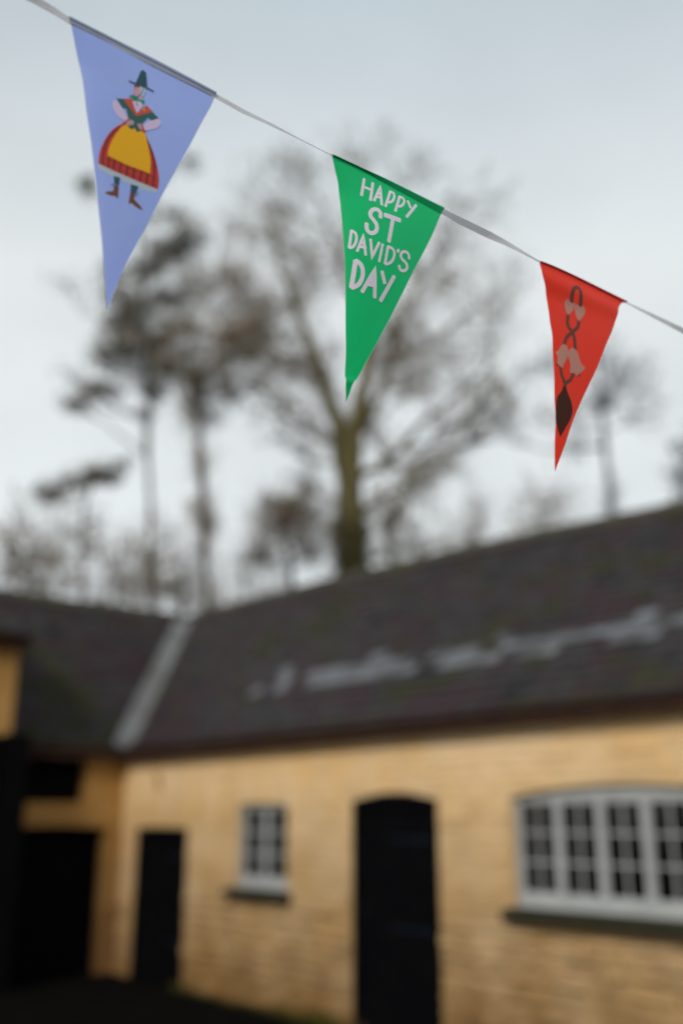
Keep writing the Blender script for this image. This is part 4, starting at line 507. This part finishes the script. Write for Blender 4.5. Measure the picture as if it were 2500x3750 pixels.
rw.poly([(-RY, 9.1*-1, 5.36), (-RY, RY, 5.36), (-4.9, 4.9, 2.6), (-4.9, -9.1, 2.6)], 1)
rw.build('roof', [M['timber'], M['slate'][0]], wing)
s = -2.1
while s < 9:
    L_ = .44; t = MB(); jz = random.uniform(-.008, .012)
    pr = [(-.15, -.11), (-.10, -.02), (0, .055), (.10, -.02), (.15, -.11)]
    ringa = [(-RY+p, -s-.006, 5.39+q+jz) for p, q in pr]; ringb = [(-RY+p, -s-L_+.006, 5.39+q+jz) for p, q in pr]
    for i in range(4): t.poly([ringa[i+1], ringb[i+1], ringb[i], ringa[i]])
    inn = [(x, y, zz-.02) for x, y, zz in ringa]; inb = [(x, y, zz-.02) for x, y, zz in ringb]
    for i in range(4): t.poly([inn[i], inb[i], inb[i+1], inn[i+1]])
    t.poly(ringa+inn[::-1]); t.poly(ringb[::-1]+inb)
    t.build('ridge_tile', M['ridge'], wing)
    s += L_
fa = MB(); fa.hexa([fW(.07, -.055, 2.755), fW(9, -.055, 2.755), fW(9, -.012, 2.755), fW(.07, -.012, 2.755), fW(.07, -.055, 2.885), fW(9, -.055, 2.885), fW(9, -.012, 2.885), fW(.07, -.012, 2.885)])
fa.build('fascia', M['timber'], wing)
gutter(fW, .19, 9.0, 2.83, wing)
door_leaf(fW, dW[0], dW[1], GZ, dW[3], dW[4], .24, wing, 8, None, 'broad black doorway of the stable wing', handle=False)
sh = MB(); sh.hexa([fW(lW[0]+.002, .16, lW[2]+.002), fW(lW[1]-.002, .16, lW[2]+.002), fW(lW[1]-.002, .2, lW[2]+.002), fW(lW[0]+.002, .2, lW[2]+.002),
                    fW(lW[0]+.002, .16, lW[3]-.002), fW(lW[1]-.002, .16, lW[3]-.002), fW(lW[1]-.002, .2, lW[3]-.002), fW(lW[0]+.002, .2, lW[3]-.002)])
so_ = sh.build('loft_shutter', M['door'], wing)
for i in range(5):
    a = lW[0]+.01+(lW[1]-lW[0]-.02)*i/5+.004; b = lW[0]+.01+(lW[1]-lW[0]-.02)*(i+1)/5-.004
    p = MB(); p.hexa([fW(a, .13, lW[2]+.01), fW(b, .13, lW[2]+.01), fW(b, .158, lW[2]+.01), fW(a, .158, lW[2]+.01), fW(a, .13, lW[3]-.01), fW(b, .13, lW[3]-.01), fW(b, .158, lW[3]-.01), fW(a, .158, lW[3]-.01)])
    p.build('plank', M['door'], so_)
# lead valley between both roofs, belongs to the wing
vl = MB(); nseg = 6; hw = .16
side = Vector((1, 1, 0)).normalized()
for i in range(nseg):
    t0 = -.05+1.03*i/nseg; t1 = -.05+1.03*(i+1)/nseg
    c0 = Vector((-RY*t0, RY*t0, EZ+(5.39-EZ)*t0+.06)); c1 = Vector((-RY*t1, RY*t1, EZ+(5.39-EZ)*t1+.06))
    up_ = Vector((0, 0, hw*.62))
    for sg in (-1, 1):
        q = [c0, c1, c1+side*hw*sg+up_, c0+side*hw*sg+up_]
        lift = Vector((0, 0, .004*(i % 2)))
        vl.poly([v_+lift for v_ in (q if sg > 0 else q[::-1])])
vl.build('valley_flashing', M['lead'], wing)

# ------------------------------------------------------------------ taller coach house at the far left
coach = empty('coach_house', (-1, -5, 0), label='taller coach house at the left edge, ochre above dark boarded doors', category='building')
XC, YC = .60, 1.97
def fC(x, y, z): return (XC-y, -x, z)
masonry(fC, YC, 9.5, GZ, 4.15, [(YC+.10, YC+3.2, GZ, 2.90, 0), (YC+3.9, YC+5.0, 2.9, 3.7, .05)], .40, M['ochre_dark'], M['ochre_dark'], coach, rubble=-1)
cp = MB(); cp.hexa([fC(YC-.002, -.03, GZ), fC(YC+.10, -.03, GZ), fC(YC+.10, .1, GZ), fC(YC-.002, .1, GZ), fC(YC-.002, -.03, 2.93), fC(YC+.10, -.03, 2.93), fC(YC+.10, .1, 2.93), fC(YC-.002, .1, 2.93)])
cp.build('door_post', M['door'], coach)
scr = None
for i in range(3):                                                     # black boards of the slid-back door past the corner
    a0 = YC-.25+i*.083; p = MB()
    p.hexa([fC(a0, -.05, GZ+.03), fC(a0+.078, -.05, GZ+.03), fC(a0+.078, -.02, GZ+.03), fC(a0, -.02, GZ+.03), fC(a0, -.05, 2.93), fC(a0+.078, -.05, 2.93), fC(a0+.078, -.02, 2.93), fC(a0, -.02, 2.93)])
    if scr is None: scr = p.build('screen', M['door'], coach)
    else: p.build('plank', M['door'], scr)
p = MB(); p.hexa([fC(YC-.26, -.018, GZ+.03), fC(YC-.004, -.018, GZ+.03), fC(YC-.004, .0, GZ+.03), fC(YC-.26, .0, GZ+.03), fC(YC-.26, -.018, 2.92), fC(YC-.004, -.018, 2.92), fC(YC-.004, .0, 2.92), fC(YC-.26, .0, 2.92)]); p.build('plank', M['door'], scr)
for k in range(2):
    a = YC+.12+1.53*k; b = a+1.50
    lf = MB(); lf.hexa([fC(a, .09, GZ+.03), fC(b, .09, GZ+.03), fC(b, .12, GZ+.03), fC(a, .12, GZ+.03), fC(a, .09, 2.88), fC(b, .09, 2.88), fC(b, .12, 2.88), fC(a, .12, 2.88)])
    d = lf.build('barn_door', M['door'], coach)
    for i in range(8):
        p0 = a+(b-a)*i/8+.004; p1 = a+(b-a)*(i+1)/8-.004; p = MB()
        p.hexa([fC(p0, .065, GZ+.04), fC(p1, .065, GZ+.04), fC(p1, .088, GZ+.04), fC(p0, .088, GZ+.04), fC(p0, .065, 2.87), fC(p1, .065, 2.87), fC(p1, .088, 2.87), fC(p0, .088, 2.87)])
        p.build('plank', M['door'], d)
    for zh in (.5, 2.3):
        h = MB(); xa, xb = (a+.02, a+1.0) if k == 0 else (b-1.0, b-.02)
        h.hexa([fC(xa, .052, zh-.025), fC(xb, .052, zh-.025), fC(xb, .063, zh-.025), fC(xa, .063, zh-.025), fC(xa, .052, zh+.025), fC(xb, .052, zh+.025), fC(xb, .063, zh+.025), fC(xa, .063, zh+.025)])
        h.build('hinge', M['iron'], d)
lo = MB(); a, b = YC+3.9, YC+5.0
lo.hexa([fC(a+.002, .15, 2.902), fC(b-.002, .15, 2.902), fC(b-.002, .2, 2.902), fC(a+.002, .2, 2.902), fC(a+.002, .15, 3.70), fC(b-.002, .15, 3.70), fC(b-.002, .2, 3.70), fC(a+.002, .2, 3.70)])
lo.build('loft_shutter', M['door'], coach)
cw = MB()
cw.poly([(XC-.40, -YC-.001, GZ), (-3, -YC-.001, GZ), (-3, -YC-.001, 4.9), (XC-.4, -YC-.001, 4.15)][::-1])
cw.poly([(-3, -YC, GZ), (-3, -9.5, GZ), (-3, -9.5, 4.9), (-3, -YC, 4.9)]); cw.poly([(XC-.4, -9.5, GZ), (-3, -9.5, GZ), (-3, -9.5, 4.9), (XC-.4, -9.5, 4.15)])
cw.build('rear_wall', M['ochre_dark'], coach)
def roofC(s, t, lift=0.0):
    return Vector((XC+.10-2.9*t, -s, 4.20+1.05*t))+Vector((.34, 0, .94))*lift
slates(roofC, YC-.10, 9.6, lambda s, t: True, coach, 21)
rc = MB(); rc.hexa([roofC(YC-.1, -.03, -.09), roofC(9.6, -.03, -.09), roofC(9.6, 1, -.09), roofC(YC-.1, 1, -.09), roofC(YC-.1, -.03, -.01), roofC(9.6, -.03, -.01), roofC(9.6, 1, -.01), roofC(YC-.1, 1, -.01)])
rc.build('roof', M['timber'], coach)
fa = MB(); fa.hexa([fC(YC-.1, -.16, 4.0), fC(9.6, -.16, 4.0), fC(9.6, -.025, 4.0), fC(YC-.1, -.025, 4.0), fC(YC-.1, -.16, 4.16), fC(9.6, -.16, 4.16), fC(9.6, -.025, 4.11), fC(YC-.1, -.025, 4.11)])
fa.build('fascia', M['timber'], coach)

# ------------------------------------------------------------------ trees behind the roofs
M['bark'] = mat('grey_brown_bark', (.085, .070, .055), .9, .1, var=(.055, .050, .030), scale=6)
M['bark_ivy'] = mat('mossy_bark', (.105, .095, .030), .9, .1, var=(.130, .105, .055), scale=3)
M['twig'] = mat('twig_brown', (.24, .185, .125), .9, .1, var=(.16, .125, .080), scale=2)
M['twig_far'] = mat('far_twig_grey', (.17, .18, .195), .9, .1, var=(.12, .13, .14), scale=2)
M['needle'] = mat('pine_needles', (.060, .066, .034), .9, .1, var=(.040, .048, .034), scale=2)
M['ivy'] = mat('ivy_leaves', (.085, .085, .022), .7, .2, var=(.110, .090, .032), scale=4)
M['russet'] = mat('withered_beech_leaves', (.150, .085, .045), .9, .1, var=(.10, .060, .032), scale=3)

def rv(): return Vector((random.gauss(0, 1), random.gauss(0, 1), random.gauss(0, 1)))
def wob(a, b, n_, amp):
    pts = []
    L_ = (b-a).length
    off = rv()*amp*L_
    for i in range(n_+1):
        t = i/n_; k = math.sin(math.pi*t)
        pts.append(a.lerp(b, t)+off*k+(rv()*amp*.25*L_*k if 0 < i < n_ else Vector()))
    return pts
def tree(name, label, trunk, clumps, limbs, bark, twig, leaf=None, seed=0, group=None, kt=1.0, kl=1.0, ivy=0, leafy=0, tw=.010):
    random.seed(seed)
    trunk = [[trunk[0][0], trunk[0][1], GZ, trunk[0][3]]]+trunk[1:]
    base = Vector(trunk[0][:3]); e = empty(name, base, label=label, category='tree')
    if group: e['group'] = group
    tr = MB(); P = [Vector(p[:3]) for p in trunk]; r_ = [p[3] for p in trunk]
    fine, fr = [], []
    for i in range(len(P)-1):
        for k in range(4):
            t = k/4; q = P[i].lerp(P[i+1], t)+(rv()*.02 if (i or k) else Vector()); fine.append(q); fr.append(r_[i]*(1-t)+r_[i+1]*t)
    fine.append(P[-1]); fr.append(r_[-1])
    tr.tube(fine, fr, 10)
    for lb in limbs:                                                   # great limbs, forking off the trunk
        f2 = []; r2 = []
        for i in range(len(lb)-1):
            for k in range(4):
                t = k/4; f2.append(Vector(lb[i][:3]).lerp(Vector(lb[i+1][:3]), t)+(rv()*.04 if i or k else Vector())); r2.append(lb[i][3]*(1-t)+lb[i+1][3]*t)
        f2.append(Vector(lb[-1][:3])); r2.append(lb[-1][3]); tr.tube(f2, r2, 8)
        fine += f2[3:]; fr += r2[3:]
    br, tg, lf = MB(), MB(), MB()
    for (x, y, z, rx, rz, dens, kind) in clumps:
        c = Vector((x, y, z))
        # the limb leaves the trunk below the clump
        best = min(range(len(fine)), key=lambda i: abs(fine[i].z-(c.z-.35*(c-fine[i]).length)) + .15*(c-fine[i]).length)
        if fine[best].z < 2.5: best = max(best, 1)
        a = fine[best]; L_ = (c-a).length
        rb = min(fr[best]*.55, .018+.013*L_)
        pts = wob(a, c, 7, .07)
        for i, q in enumerate(pts): q.z += -.10*L_*math.sin(math.pi*i/7)*(1 if not kind else .3)
        tr.tube(pts, [rb*(1-.72*i/7) for i in range(8)], 6)
        # secondary boughs inside the clump
        ends = []
        for k in range(4 if kind else 12):
            d = rv(); d.normalize(); e_ = c+Vector((d.x*rx*.8, d.y*rx*.8, d.z*rz*.8+rz*.1))
            st_ = pts[random.choice((4, 5, 6, 7))]
            q = wob(st_, e_, 4, .12); br.tube(q, [rb*.42*(1-.65*i/4)+.007 for i in range(5)], 4); ends.append(q)
        nt_ = int(230*kt*dens*rx*rz)+6
        cores = []
        for k in range(5):
            d = rv(); d.normalize(); u = random.random()**.5; cores.append(Vector((d.x*rx*u, d.y*rx*u, d.z*rz*u)))
        for k in range(nt_):
            d = rv(); d.normalize(); u = random.random()**.42
            if random.random() < .5:
                q0 = random.choice(cores); p = c+q0+Vector((d.x*rx, d.y*rx, d.z*rz))*.42*u
            else: p = c+Vector((d.x*rx*u, d.y*rx*u, d.z*rz*u))*1.15
            dr = (p-c)*.5/max(rx, .3)+rv()*.35+Vector((0, 0, .35)); dr.normalize()
            l = random.uniform(.25, .6)*(.6 if kind else 1)
            m_ = p+dr*l*.5+rv()*.04; q = p+dr*l+rv()*.05
            w0 = tw*random.uniform(.7, 1.5)
            tg.tube([p, m_, q], [w0, w0*.7, w0*.35], 3, cap=False)
            if random.random() < .5:
                tg.tube([m_, m_+(dr+rv()*.5)*l*.35], [w0*.6, w0*.3], 3, cap=False)
        if kind or leafy:
            nl = int((1500 if kind else 500*leafy)*kl*dens*rx*max(rz, .12))
            for k in range(nl):
                d = rv(); d.normalize(); u = random.random()**.5
                p = c+Vector((d.x*rx*u, d.y*rx*u, d.z*rz*u + (-.12*rx*(u**2) if kind else 0)))
                a1 = rv().normalized()*random.uniform(.03, .075)*(1.0 if kind else .6); a2 = a1.cross(rv().normalized()).normalized()*random.uniform(.015, .03)*(1 if kind else 1.0)
                lf.poly([p-a1, p+a2, p+a1, p-a2])
    if ivy:
        for i in range(4*(len(P)-1)):
            if fine[i].z > ivy: break
            for k in range(260):
                t = random.random(); p = fine[i].lerp(fine[i+1], t); d = rv(); d.z *= .2; d.normalize()
                p = p+d*(fr[i]*random.uniform(.95, 1.35)+random.random()**3*.12); a1 = rv().normalized()*.05; a2 = a1.cross(rv().normalized()).normalized()*.04
                lf.poly([p-a1, p+a2, p+a1, p-a2])
    for mb_, nm, mt in ((tr, 'trunk', bark), (br, 'branches', bark), (tg, 'twigs', twig), (lf, 'foliage', leaf)):
        if mb_.f and mt is not None:
            mb_.v = [(v_[0]-base.x, v_[1]-base.y, v_[2]-base.z) for v_ in mb_.v]
            o = mb_.build(nm, mt, e, smooth=nm == 'trunk')
            if nm in ('twigs', 'foliage'): o['kind'] = 'stuff'
            if nm == 'branches': o.name = 'crown'
    return e
T_ = TREES
tree('oak_tree', 'big bare spreading oak with mossy trunk behind the middle of the roof', *T_['oak'], M['bark_ivy'], M['twig'], M['ivy'], 1, ivy=9.5, kt=1.35, tw=.013)
tree('ash_tree', 'slim ivy clad bare tree rising behind the roof valley', *T_['ash'], M['bark'], M['twig'], M['ivy'], 2, ivy=0, kt=2.2, tw=.012)
tree('pine_tree', 'tall thin pine with dark drooping foliage left of the oak', *T_['pine'], M['bark'], M['twig'], M['needle'], 3, kt=1.8, kl=1.15)
tree('larch_tree', 'low evergreen tree with one dark sideways bough behind the left roof', *T_['larch'], M['bark'], M['twig'], M['needle'], 4, kt=1.6, kl=1.6)
tree('birch_tree', 'distant slender grey tree behind the right end of the ridge', *T_['birch'], M['twig_far'], M['twig_far'], None, 5, kt=1.8, tw=.016)
tree('thorn_tree', 'bare tree cut off by the right edge of the picture', *T_['thorn'], M['twig_far'], M['twig_far'], None, 6, kt=2.4, tw=.016)
tree('beech_tree', 'bushy brown beech holding withered leaves just left of the oak trunk', *T_['beech'], M['bark'], M['twig'], M['russet'], 7, leafy=1.3, kt=2)
tree('hazel_tree', 'small twiggy tree close to the right side of the oak trunk', *T_['hazel'], M['bark'], M['twig'], M['russet'], 8, leafy=.4, kt=2.2)
SL = ['bare sapling at the left edge above the stable ridge', 'bare sapling behind the left half of the stable ridge', 'bare sapling at the foot of the tall thin pine', 'thin bare sapling between the low evergreen and the pine', 'bare sapling between the ivy clad tree and the brown beech', 'faint bare sapling behind the ridge right of the oak', 'faint bare sapling behind the ridge below the red pennant', 'bare sapling right beside the foot of the ivy clad tree']
for k in range(8):
    tree('sapling', SL[k], *T_['sapling%d' % k], M['bark'], M['twig'], None, 9+k, group='bare saplings behind the roofs', kt=3.4, tw=.010)

# ------------------------------------------------------------------ the bunting
PM = {k: mat('print_'+k, c, .6, .3, trans=.25) for k, c in dict(
    white=(.50, .58, .62), stocking=(.030, .095, .125), boot=(.19, .065, .035), skirt=(.60, .045, .035), plaid=(.055, .022, .028), tartan=(.16, .075, .025),
    apron=(.88, .47, .010), skin=(.68, .54, .72), bodice=(.035, .125, .105), shawl=(.60, .085, .055), scarf=(.015, .30, .14), brooch=(.68, .42, .05),
    hand=(.50, .34, .38), neck=(.60, .36, .42), bonnet=(.50, .60, .68), hair=(.17, .06, .055), hat=(.028, .085, .115), lips=(.5, .12, .14),
    letter=(.96, .82, .97), cord=(.16, .060, .040), heart=(.58, .30, .24), bowl=(.065, .018, .009)).items()}
def fabric(name, c, c2):
    m = mat(name, c, .42, .28, var=c2, scale=9, trans=.40, detail=3)
    t = m.node_tree; b = t.nodes['Principled BSDF']
    b.inputs['Sheen Weight'].default_value = .06
    wv = N(t, 'ShaderNodeTexWave'); wv.inputs['Scale'].default_value = 520; wv.bands_direction = 'X'
    wv2 = N(t, 'ShaderNodeTexWave'); wv2.inputs['Scale'].default_value = 520; wv2.bands_direction = 'Y'
    tc_ = N(t, 'ShaderNodeTexCoord'); t.links.new(tc_.outputs['Object'], wv.inputs[0]); t.links.new(tc_.outputs['Object'], wv2.inputs[0])
    ad = N(t, 'ShaderNodeMath', operation='ADD'); t.links.new(wv.outputs['Fac'], ad.inputs[0]); t.links.new(wv2.outputs['Fac'], ad.inputs[1])
    bp = N(t, 'ShaderNodeBump'); bp.inputs['Strength'].default_value = .22; bp.inputs['Distance'].default_value = .0003
    t.links.new(ad.outputs[0], bp.inputs['Height']); t.links.new(bp.outputs[0], b.inputs['Normal'])
    return m
M['f_blue'] = fabric('blue_polyester', (.36, .47, .97), (.39, .51, .98))
M['f_green'] = fabric('green_polyester', (.002, .61, .190), (.006, .64, .210))
M['f_red'] = fabric('red_polyester', (.98, .042, .016), (.98, .055, .026))
M['hem_blue'] = mat('hem_slate_blue', (.20, .25, .38), .5, .3, var=(.23, .28, .42), scale=20)
M['hem_green'] = mat('hem_green', (.005, .38, .14), .5, .3)
M['hem_red'] = mat('hem_red', (.62, .025, .014), .5, .3)
M['thread'] = mat('pale_thread', (.55, .62, .60), .7, .2)
M['hem_tape'] = mat('tape_through_cloth', (.36, .38, .45), .5, .3, var=(.30, .32, .40), scale=20)
M['tape'] = mat('white_tape', (.78, .77, .79), .5, .4, var=(.66, .66, .69), scale=30, trans=.45)

bo = empty('bunting', (12.33, -6.3, 2.73), label='string of three printed pennants on white tape across the picture', category='bunting')
def flag(key, disp, labels):
    F = FLAGS[key]
    O = Vector(F['origin']); X = Vector(F['x']).normalized(); Y = Vector(F['y']); Y = (Y-X*Y.dot(X)).normalized(); Nn = X.cross(Y)
    mw = Matrix(((X.x, Y.x, Nn.x, O.x), (X.y, Y.y, Nn.y, O.y), (X.z, Y.z, Nn.z, O.z), (0, 0, 0, 1)))
    Ls, Rs, Ts = F['left'], F['right'], F['top']
    def along(pts, t, kf):
        ks = [kf(p) for p in pts]; k0, k1 = ks[0], ks[-1]; v = k0+(k1-k0)*t
        for i in range(len(pts)-1):
            lo, hi = ks[i], ks[i+1]
            if (lo <= v <= hi) or (hi <= v <= lo):
                u = 0 if hi == lo else (v-lo)/(hi-lo)
                # catmull-rom for a soft edge
                p0 = pts[max(i-1, 0)]; p1 = pts[i]; p2 = pts[i+1]; p3 = pts[min(i+2, len(pts)-1)]
                return Vector([.5*(2*p1[d]+(p2[d]-p0[d])*u+(2*p0[d]-5*p1[d]+4*p2[d]-p3[d])*u*u+(-p0[d]+3*p1[d]-3*p2[d]+p3[d])*u**3) for d in (0, 1)])
        return Vector(pts[-1])
    nu, nv = 44, 90
    mb = MB(); idx = {}
    tl, trr = Vector(Ls[0]), Vector(Rs[0])
    for j in range(nv+1):
        v = j/nv; l = along(Ls, v, lambda p: p[1]); r_ = along(Rs, v, lambda p: p[1])
        for i in range(nu+1):
            u = i/nu
            tp_ = along(Ts, u, lambda p: p[0])
            q = l*(1-u)+r_*u+(tp_-(tl*(1-u)+trr*u))*(1-v)
            mb.v.append((q.x/1000, q.y/1000, disp(q.x, q.y)/1000))
    for j in range(nv):
        for i in range(nu):
            a = j*(nu+1)+i; mb.f.append((a+nu+1, a+nu+2, a+1, a)); mb.m.append(0)
    o = mb.build('pennant', M['f_'+key], None, smooth=True)
    o.matrix_world = mw; o.parent = bo; o.matrix_parent_inverse = Matrix.Translation(bo.location).inverted(); o['label'] = labels[0]
    # the rolled hem that carries the tape
    up_, lw_ = F['hem']; hm = MB(); n_ = len(up_); prof = labels[2]
    fineU = [along(up_, k/40, lambda p: p[0]) for k in range(41)]; fineL = [along(lw_, k/40, lambda p: p[0]) for k in range(41)]
    for k in range(41):
        a, b = fineU[k], fineL[k]
        for t_, dn in prof:
            q = a.lerp(b, t_); hm.v.append((q.x/1000, q.y/1000, (disp(b.x, b.y)+dn)/1000))
    m_ = len(prof)
    for k in range(40):
        for j in range(m_-1):
            a = k*m_+j; hm.f.append((a+1, a+m_+1, a+m_, a)); hm.m.append(1 if key == 'blue' and j == m_-2 else 0)
    h = hm.build('hem', [M['hem_'+key], M['hem_tape']] if key == 'blue' else M['hem_'+key], o, smooth=False)
    # overlocked thread along both cut edges
    sm_ = MB()
    for pts, sg in ((Ls, 1), (Rs, -1)):
        yy = -6.0; H_ = -pts[-1][1]
        while yy > -H_+3:
            a_ = along(pts, -yy/H_, lambda p: p[1]); b_ = along(pts, min((-yy+1.3)/H_, 1), lambda p: p[1])
            d_ = (b_-a_).normalized(); nn_ = Vector((-d_.y, d_.x))*sg*-1
            if (nn_.x > 0) != (sg > 0): nn_ = -nn_
            q = [a_+nn_*.05, b_+nn_*.05, b_+nn_*.62, a_+nn_*.62]
            sm_.poly([(p.x/1000, p.y/1000, (disp(p.x, p.y)+.12)/1000) for p in q]); yy -= 2.5
    so2 = sm_.build('stitching', M['thread'], o, kind='stuff')
    # flat print: thin films lying on the cloth
    groups = {}
    for n2, (mk_, wd, pts) in enumerate(F['print']):
        off = .08+.02*n2
        polys = []
        if wd == 0: polys = [smooth_closed(pts) if mk_ in ('heart', 'bowl', 'skin', 'apron', 'skirt', 'hand', 'neck', 'white') else pts]
        else: polys = [stroke(pts, wd)]
        groups.setdefault(labels[1](mk_), []).append((mk_, off, polys))
    for nm, lst in groups.items():
        me = bpy.data.meshes.new(nm); bm = bmesh.new(); mats_ = []
        for mk_, off, polys in lst:
            if mk_ not in mats_: mats_.append(mk_); me.materials.append(PM[mk_])
            b2 = bmesh.new()
            for pg in polys:
                vs = [b2.verts.new((p[0], p[1], 0)) for p in pg]
                for tri in tessellate_polygon([[Vector((p[0], p[1], 0)) for p in pg]]):
                    try: b2.faces.new([vs[i] for i in tri])
                    except ValueError: pass
            xs = [v_.co.x for v_ in b2.verts]; ys = [v_.co.y for v_ in b2.verts]
            st_ = 5.0
            for ax, lo, hi in ((0, min(xs), max(xs)), (1, min(ys), max(ys))):
                c = math.ceil(lo/st_)*st_
                while c < hi:
                    nrm = (1, 0, 0) if ax == 0 else (0, 1, 0); co = (c, 0, 0) if ax == 0 else (0, c, 0)
                    bmesh.ops.bisect_plane(b2, geom=b2.verts[:]+b2.edges[:]+b2.faces[:], plane_co=co, plane_no=nrm, dist=1e-4)
                    c += st_
            bmesh.ops.recalc_face_normals(b2, faces=b2.faces[:])
            mp_ = {}
            for v_ in b2.verts: mp_[v_] = bm.verts.new((v_.co.x/1000, v_.co.y/1000, (disp(v_.co.x, v_.co.y)+off)/1000))
            for f_ in b2.faces:
                vv = [mp_[v_] for v_ in f_.verts]
                if f_.normal.z < 0: vv.reverse()
                nf = bm.faces.new(vv); nf.material_index = mats_.index(mk_); nf.smooth = True
            b2.free()
        bm.to_mesh(me); bm.free()
        po = bpy.data.objects.new(nm, me); COL.objects.link(po); po.parent = o
    return o
def stroke(pts, wd):
    """outline of a brush stroke with round ends"""
    P = [Vector(p) for p in pts]
    if len(P) > 2:                                                     # soften the bends of curved strokes
        Q = []
        for i in range(len(P)-1):
            p0 = P[max(i-1, 0)]; p1 = P[i]; p2 = P[i+1]; p3 = P[min(i+2, len(P)-1)]
            sharp = len(P) == 3
            for k in range(4):
                u = k/4
                Q.append(p1.lerp(p2, u) if sharp else .5*(2*p1+(p2-p0)*u+(2*p0-5*p1+4*p2-p3)*u*u+(-p0+3*p1-3*p2+p3)*u**3))
        Q.append(P[-1]); P = Q
    r_ = wd/2; lft, rgt = [], []
    for i, p in enumerate(P):
        d0 = (P[i]-P[i-1]).normalized() if i else None; d1 = (P[i+1]-P[i]).normalized() if i < len(P)-1 else None
        d = ((d0 or d1)+(d1 or d0)).normalized(); n_ = Vector((-d.y, d.x)); k = 1/max(.45, n_.dot(Vector((-(d1 or d0).y, (d1 or d0).x))))
        lft.append(p+n_*r_*k); rgt.append(p-n_*r_*k)
    def cap(c, d, s_):
        n_ = Vector((-d.y, d.x))*s_
        return [c+(n_*math.cos(a)+d*s_*math.sin(a)*.55)*r_ for a in [math.pi*k/6 for k in range(1, 6)]]
    dE = (P[-1]-P[-2]).normalized(); dS = (P[1]-P[0]).normalized()
    o_ = lft+cap(P[-1], dE, 1)+rgt[::-1]+[P[0]+(-Vector((-dS.y, dS.x))*math.cos(a)-dS*math.sin(a)*.55)*r_ for a in [math.pi*k/6 for k in range(1, 6)]]
    return [(q.x, q.y) for q in o_]
def smooth_closed(pts):
    P = [Vector(p) for p in pts]; n_ = len(P); o_ = []
    for i in range(n_):
        p0, p1, p2, p3 = P[i-1], P[i], P[(i+1) % n_], P[(i+2) % n_]
        c1 = (p1-p0).angle(p2-p1, 0) > 1.1; c2 = (p2-p1).angle(p3-p2, 0) > 1.1
        for k in range(3):
            u = k/3
            if c1 and c2: o_.append(p1.lerp(p2, u)); continue
            a, b = (p1 if c1 else p0), (p2 if c2 else p3)
            o_.append(.5*(2*p1+(p2-a)*u+(2*a-5*p1+4*p2-b)*u*u+(-a+3*p1-3*p2+b)*u**3))
    return [(q.x, q.y) for q in o_]

def curl(x, y, H, W2, tipx, k, w_):
    """cloth turns away along its left edge"""
    t = min(max(-y/H, 0), 1); xl = -W2*(1-t)+tipx*t
    return -k*math.exp(-max(x-xl, 0)/w_)*min(1, max(-y, 0)/45)
def billow(y, H, A):
    t = min(max(-y/H, 0), 1)
    return A*math.sin(math.pi*t**.75)
def d_blue(x, y):
    f = min(1, max(-y, 0)/60)
    return curl(x, y, 328, 91, 33, 12, 20)+3.6*math.sin(x*.030+y*.012)*f+billow(y, 328, 14)
def d_green(x, y):
    t = min(max(-y/317, 0), 1); f = min(1, max(-y, 0)/50)
    return curl(x, y, 317, 88, 0, 10, 19)+3.0*math.sin(x*.035-y*.011+.6)*f+billow(y, 317, 12)-9*max(0, (t-.905)/.095)+1.6*math.exp(-((t-.905)/.012)**2)
def d_red(x, y):
    yy = max(-y, 0)
    return curl(x, y, 298, 81, 0, 10, 17)+2.6*math.sin(x*.04+y*.015)*min(1, yy/50)+5.0*math.exp(-((yy-22)/16.0)**2)*min(1, yy/12)+billow(y, 298, 9)
flag('blue', d_blue, ('pale blue pennant printed with a woman in a tall black hat and tartan skirt', lambda k: 'printed_figure', [(0, .4), (.16, 1.8), (.5, 2.6), (.53, 1.9), (1, .9)]))
flag('green', d_green, ('green pennant lettered HAPPY ST DAVID\'S DAY', lambda k: 'lettering', [(0, .4), (.22, 3.0), (.34, 3.2), (1, .7)]))
flag('red', d_red, ('red pennant printed with a carved wooden spoon', lambda k: 'printed_spoon', [(0, .4), (.3, 3.0), (1, .8)]))
tp = MB(); back = Vector((-.0016, .0013, 0))
def crv(i, u, e):
    n_ = len(TAPE); g_ = lambda k: Vector(TAPE[min(max(k, 0), n_-1)][e])
    return g_(i).lerp(g_(i+1), u)
rows_ = []
for i in range(len(TAPE)-1):
    for k in range(6):
        rows_.append((crv(i, k/6, 0)+back, crv(i, k/6, 1)+back))
rows_.append((Vector(TAPE[-1][0])+back, Vector(TAPE[-1][1])+back))
for a, b in rows_:
    m_ = a.lerp(b, .5)
    tp.v += [tuple(a), tuple(m_), tuple(b)]
for i in range(len(rows_)-1):
    for j in range(2):
        q = i*3+j; tp.f.append((q, q+1, q+4, q+3)); tp.m.append(0)
tb = tp.build('tape', M['tape'], None, smooth=False); adopt(tb, bo)

# every part of a building keeps its place under the building's own base point
for root in (cottage, wing, coach):
    inv = Matrix.Translation(root.location).inverted()
    for o in root.children: o.matrix_parent_inverse = inv
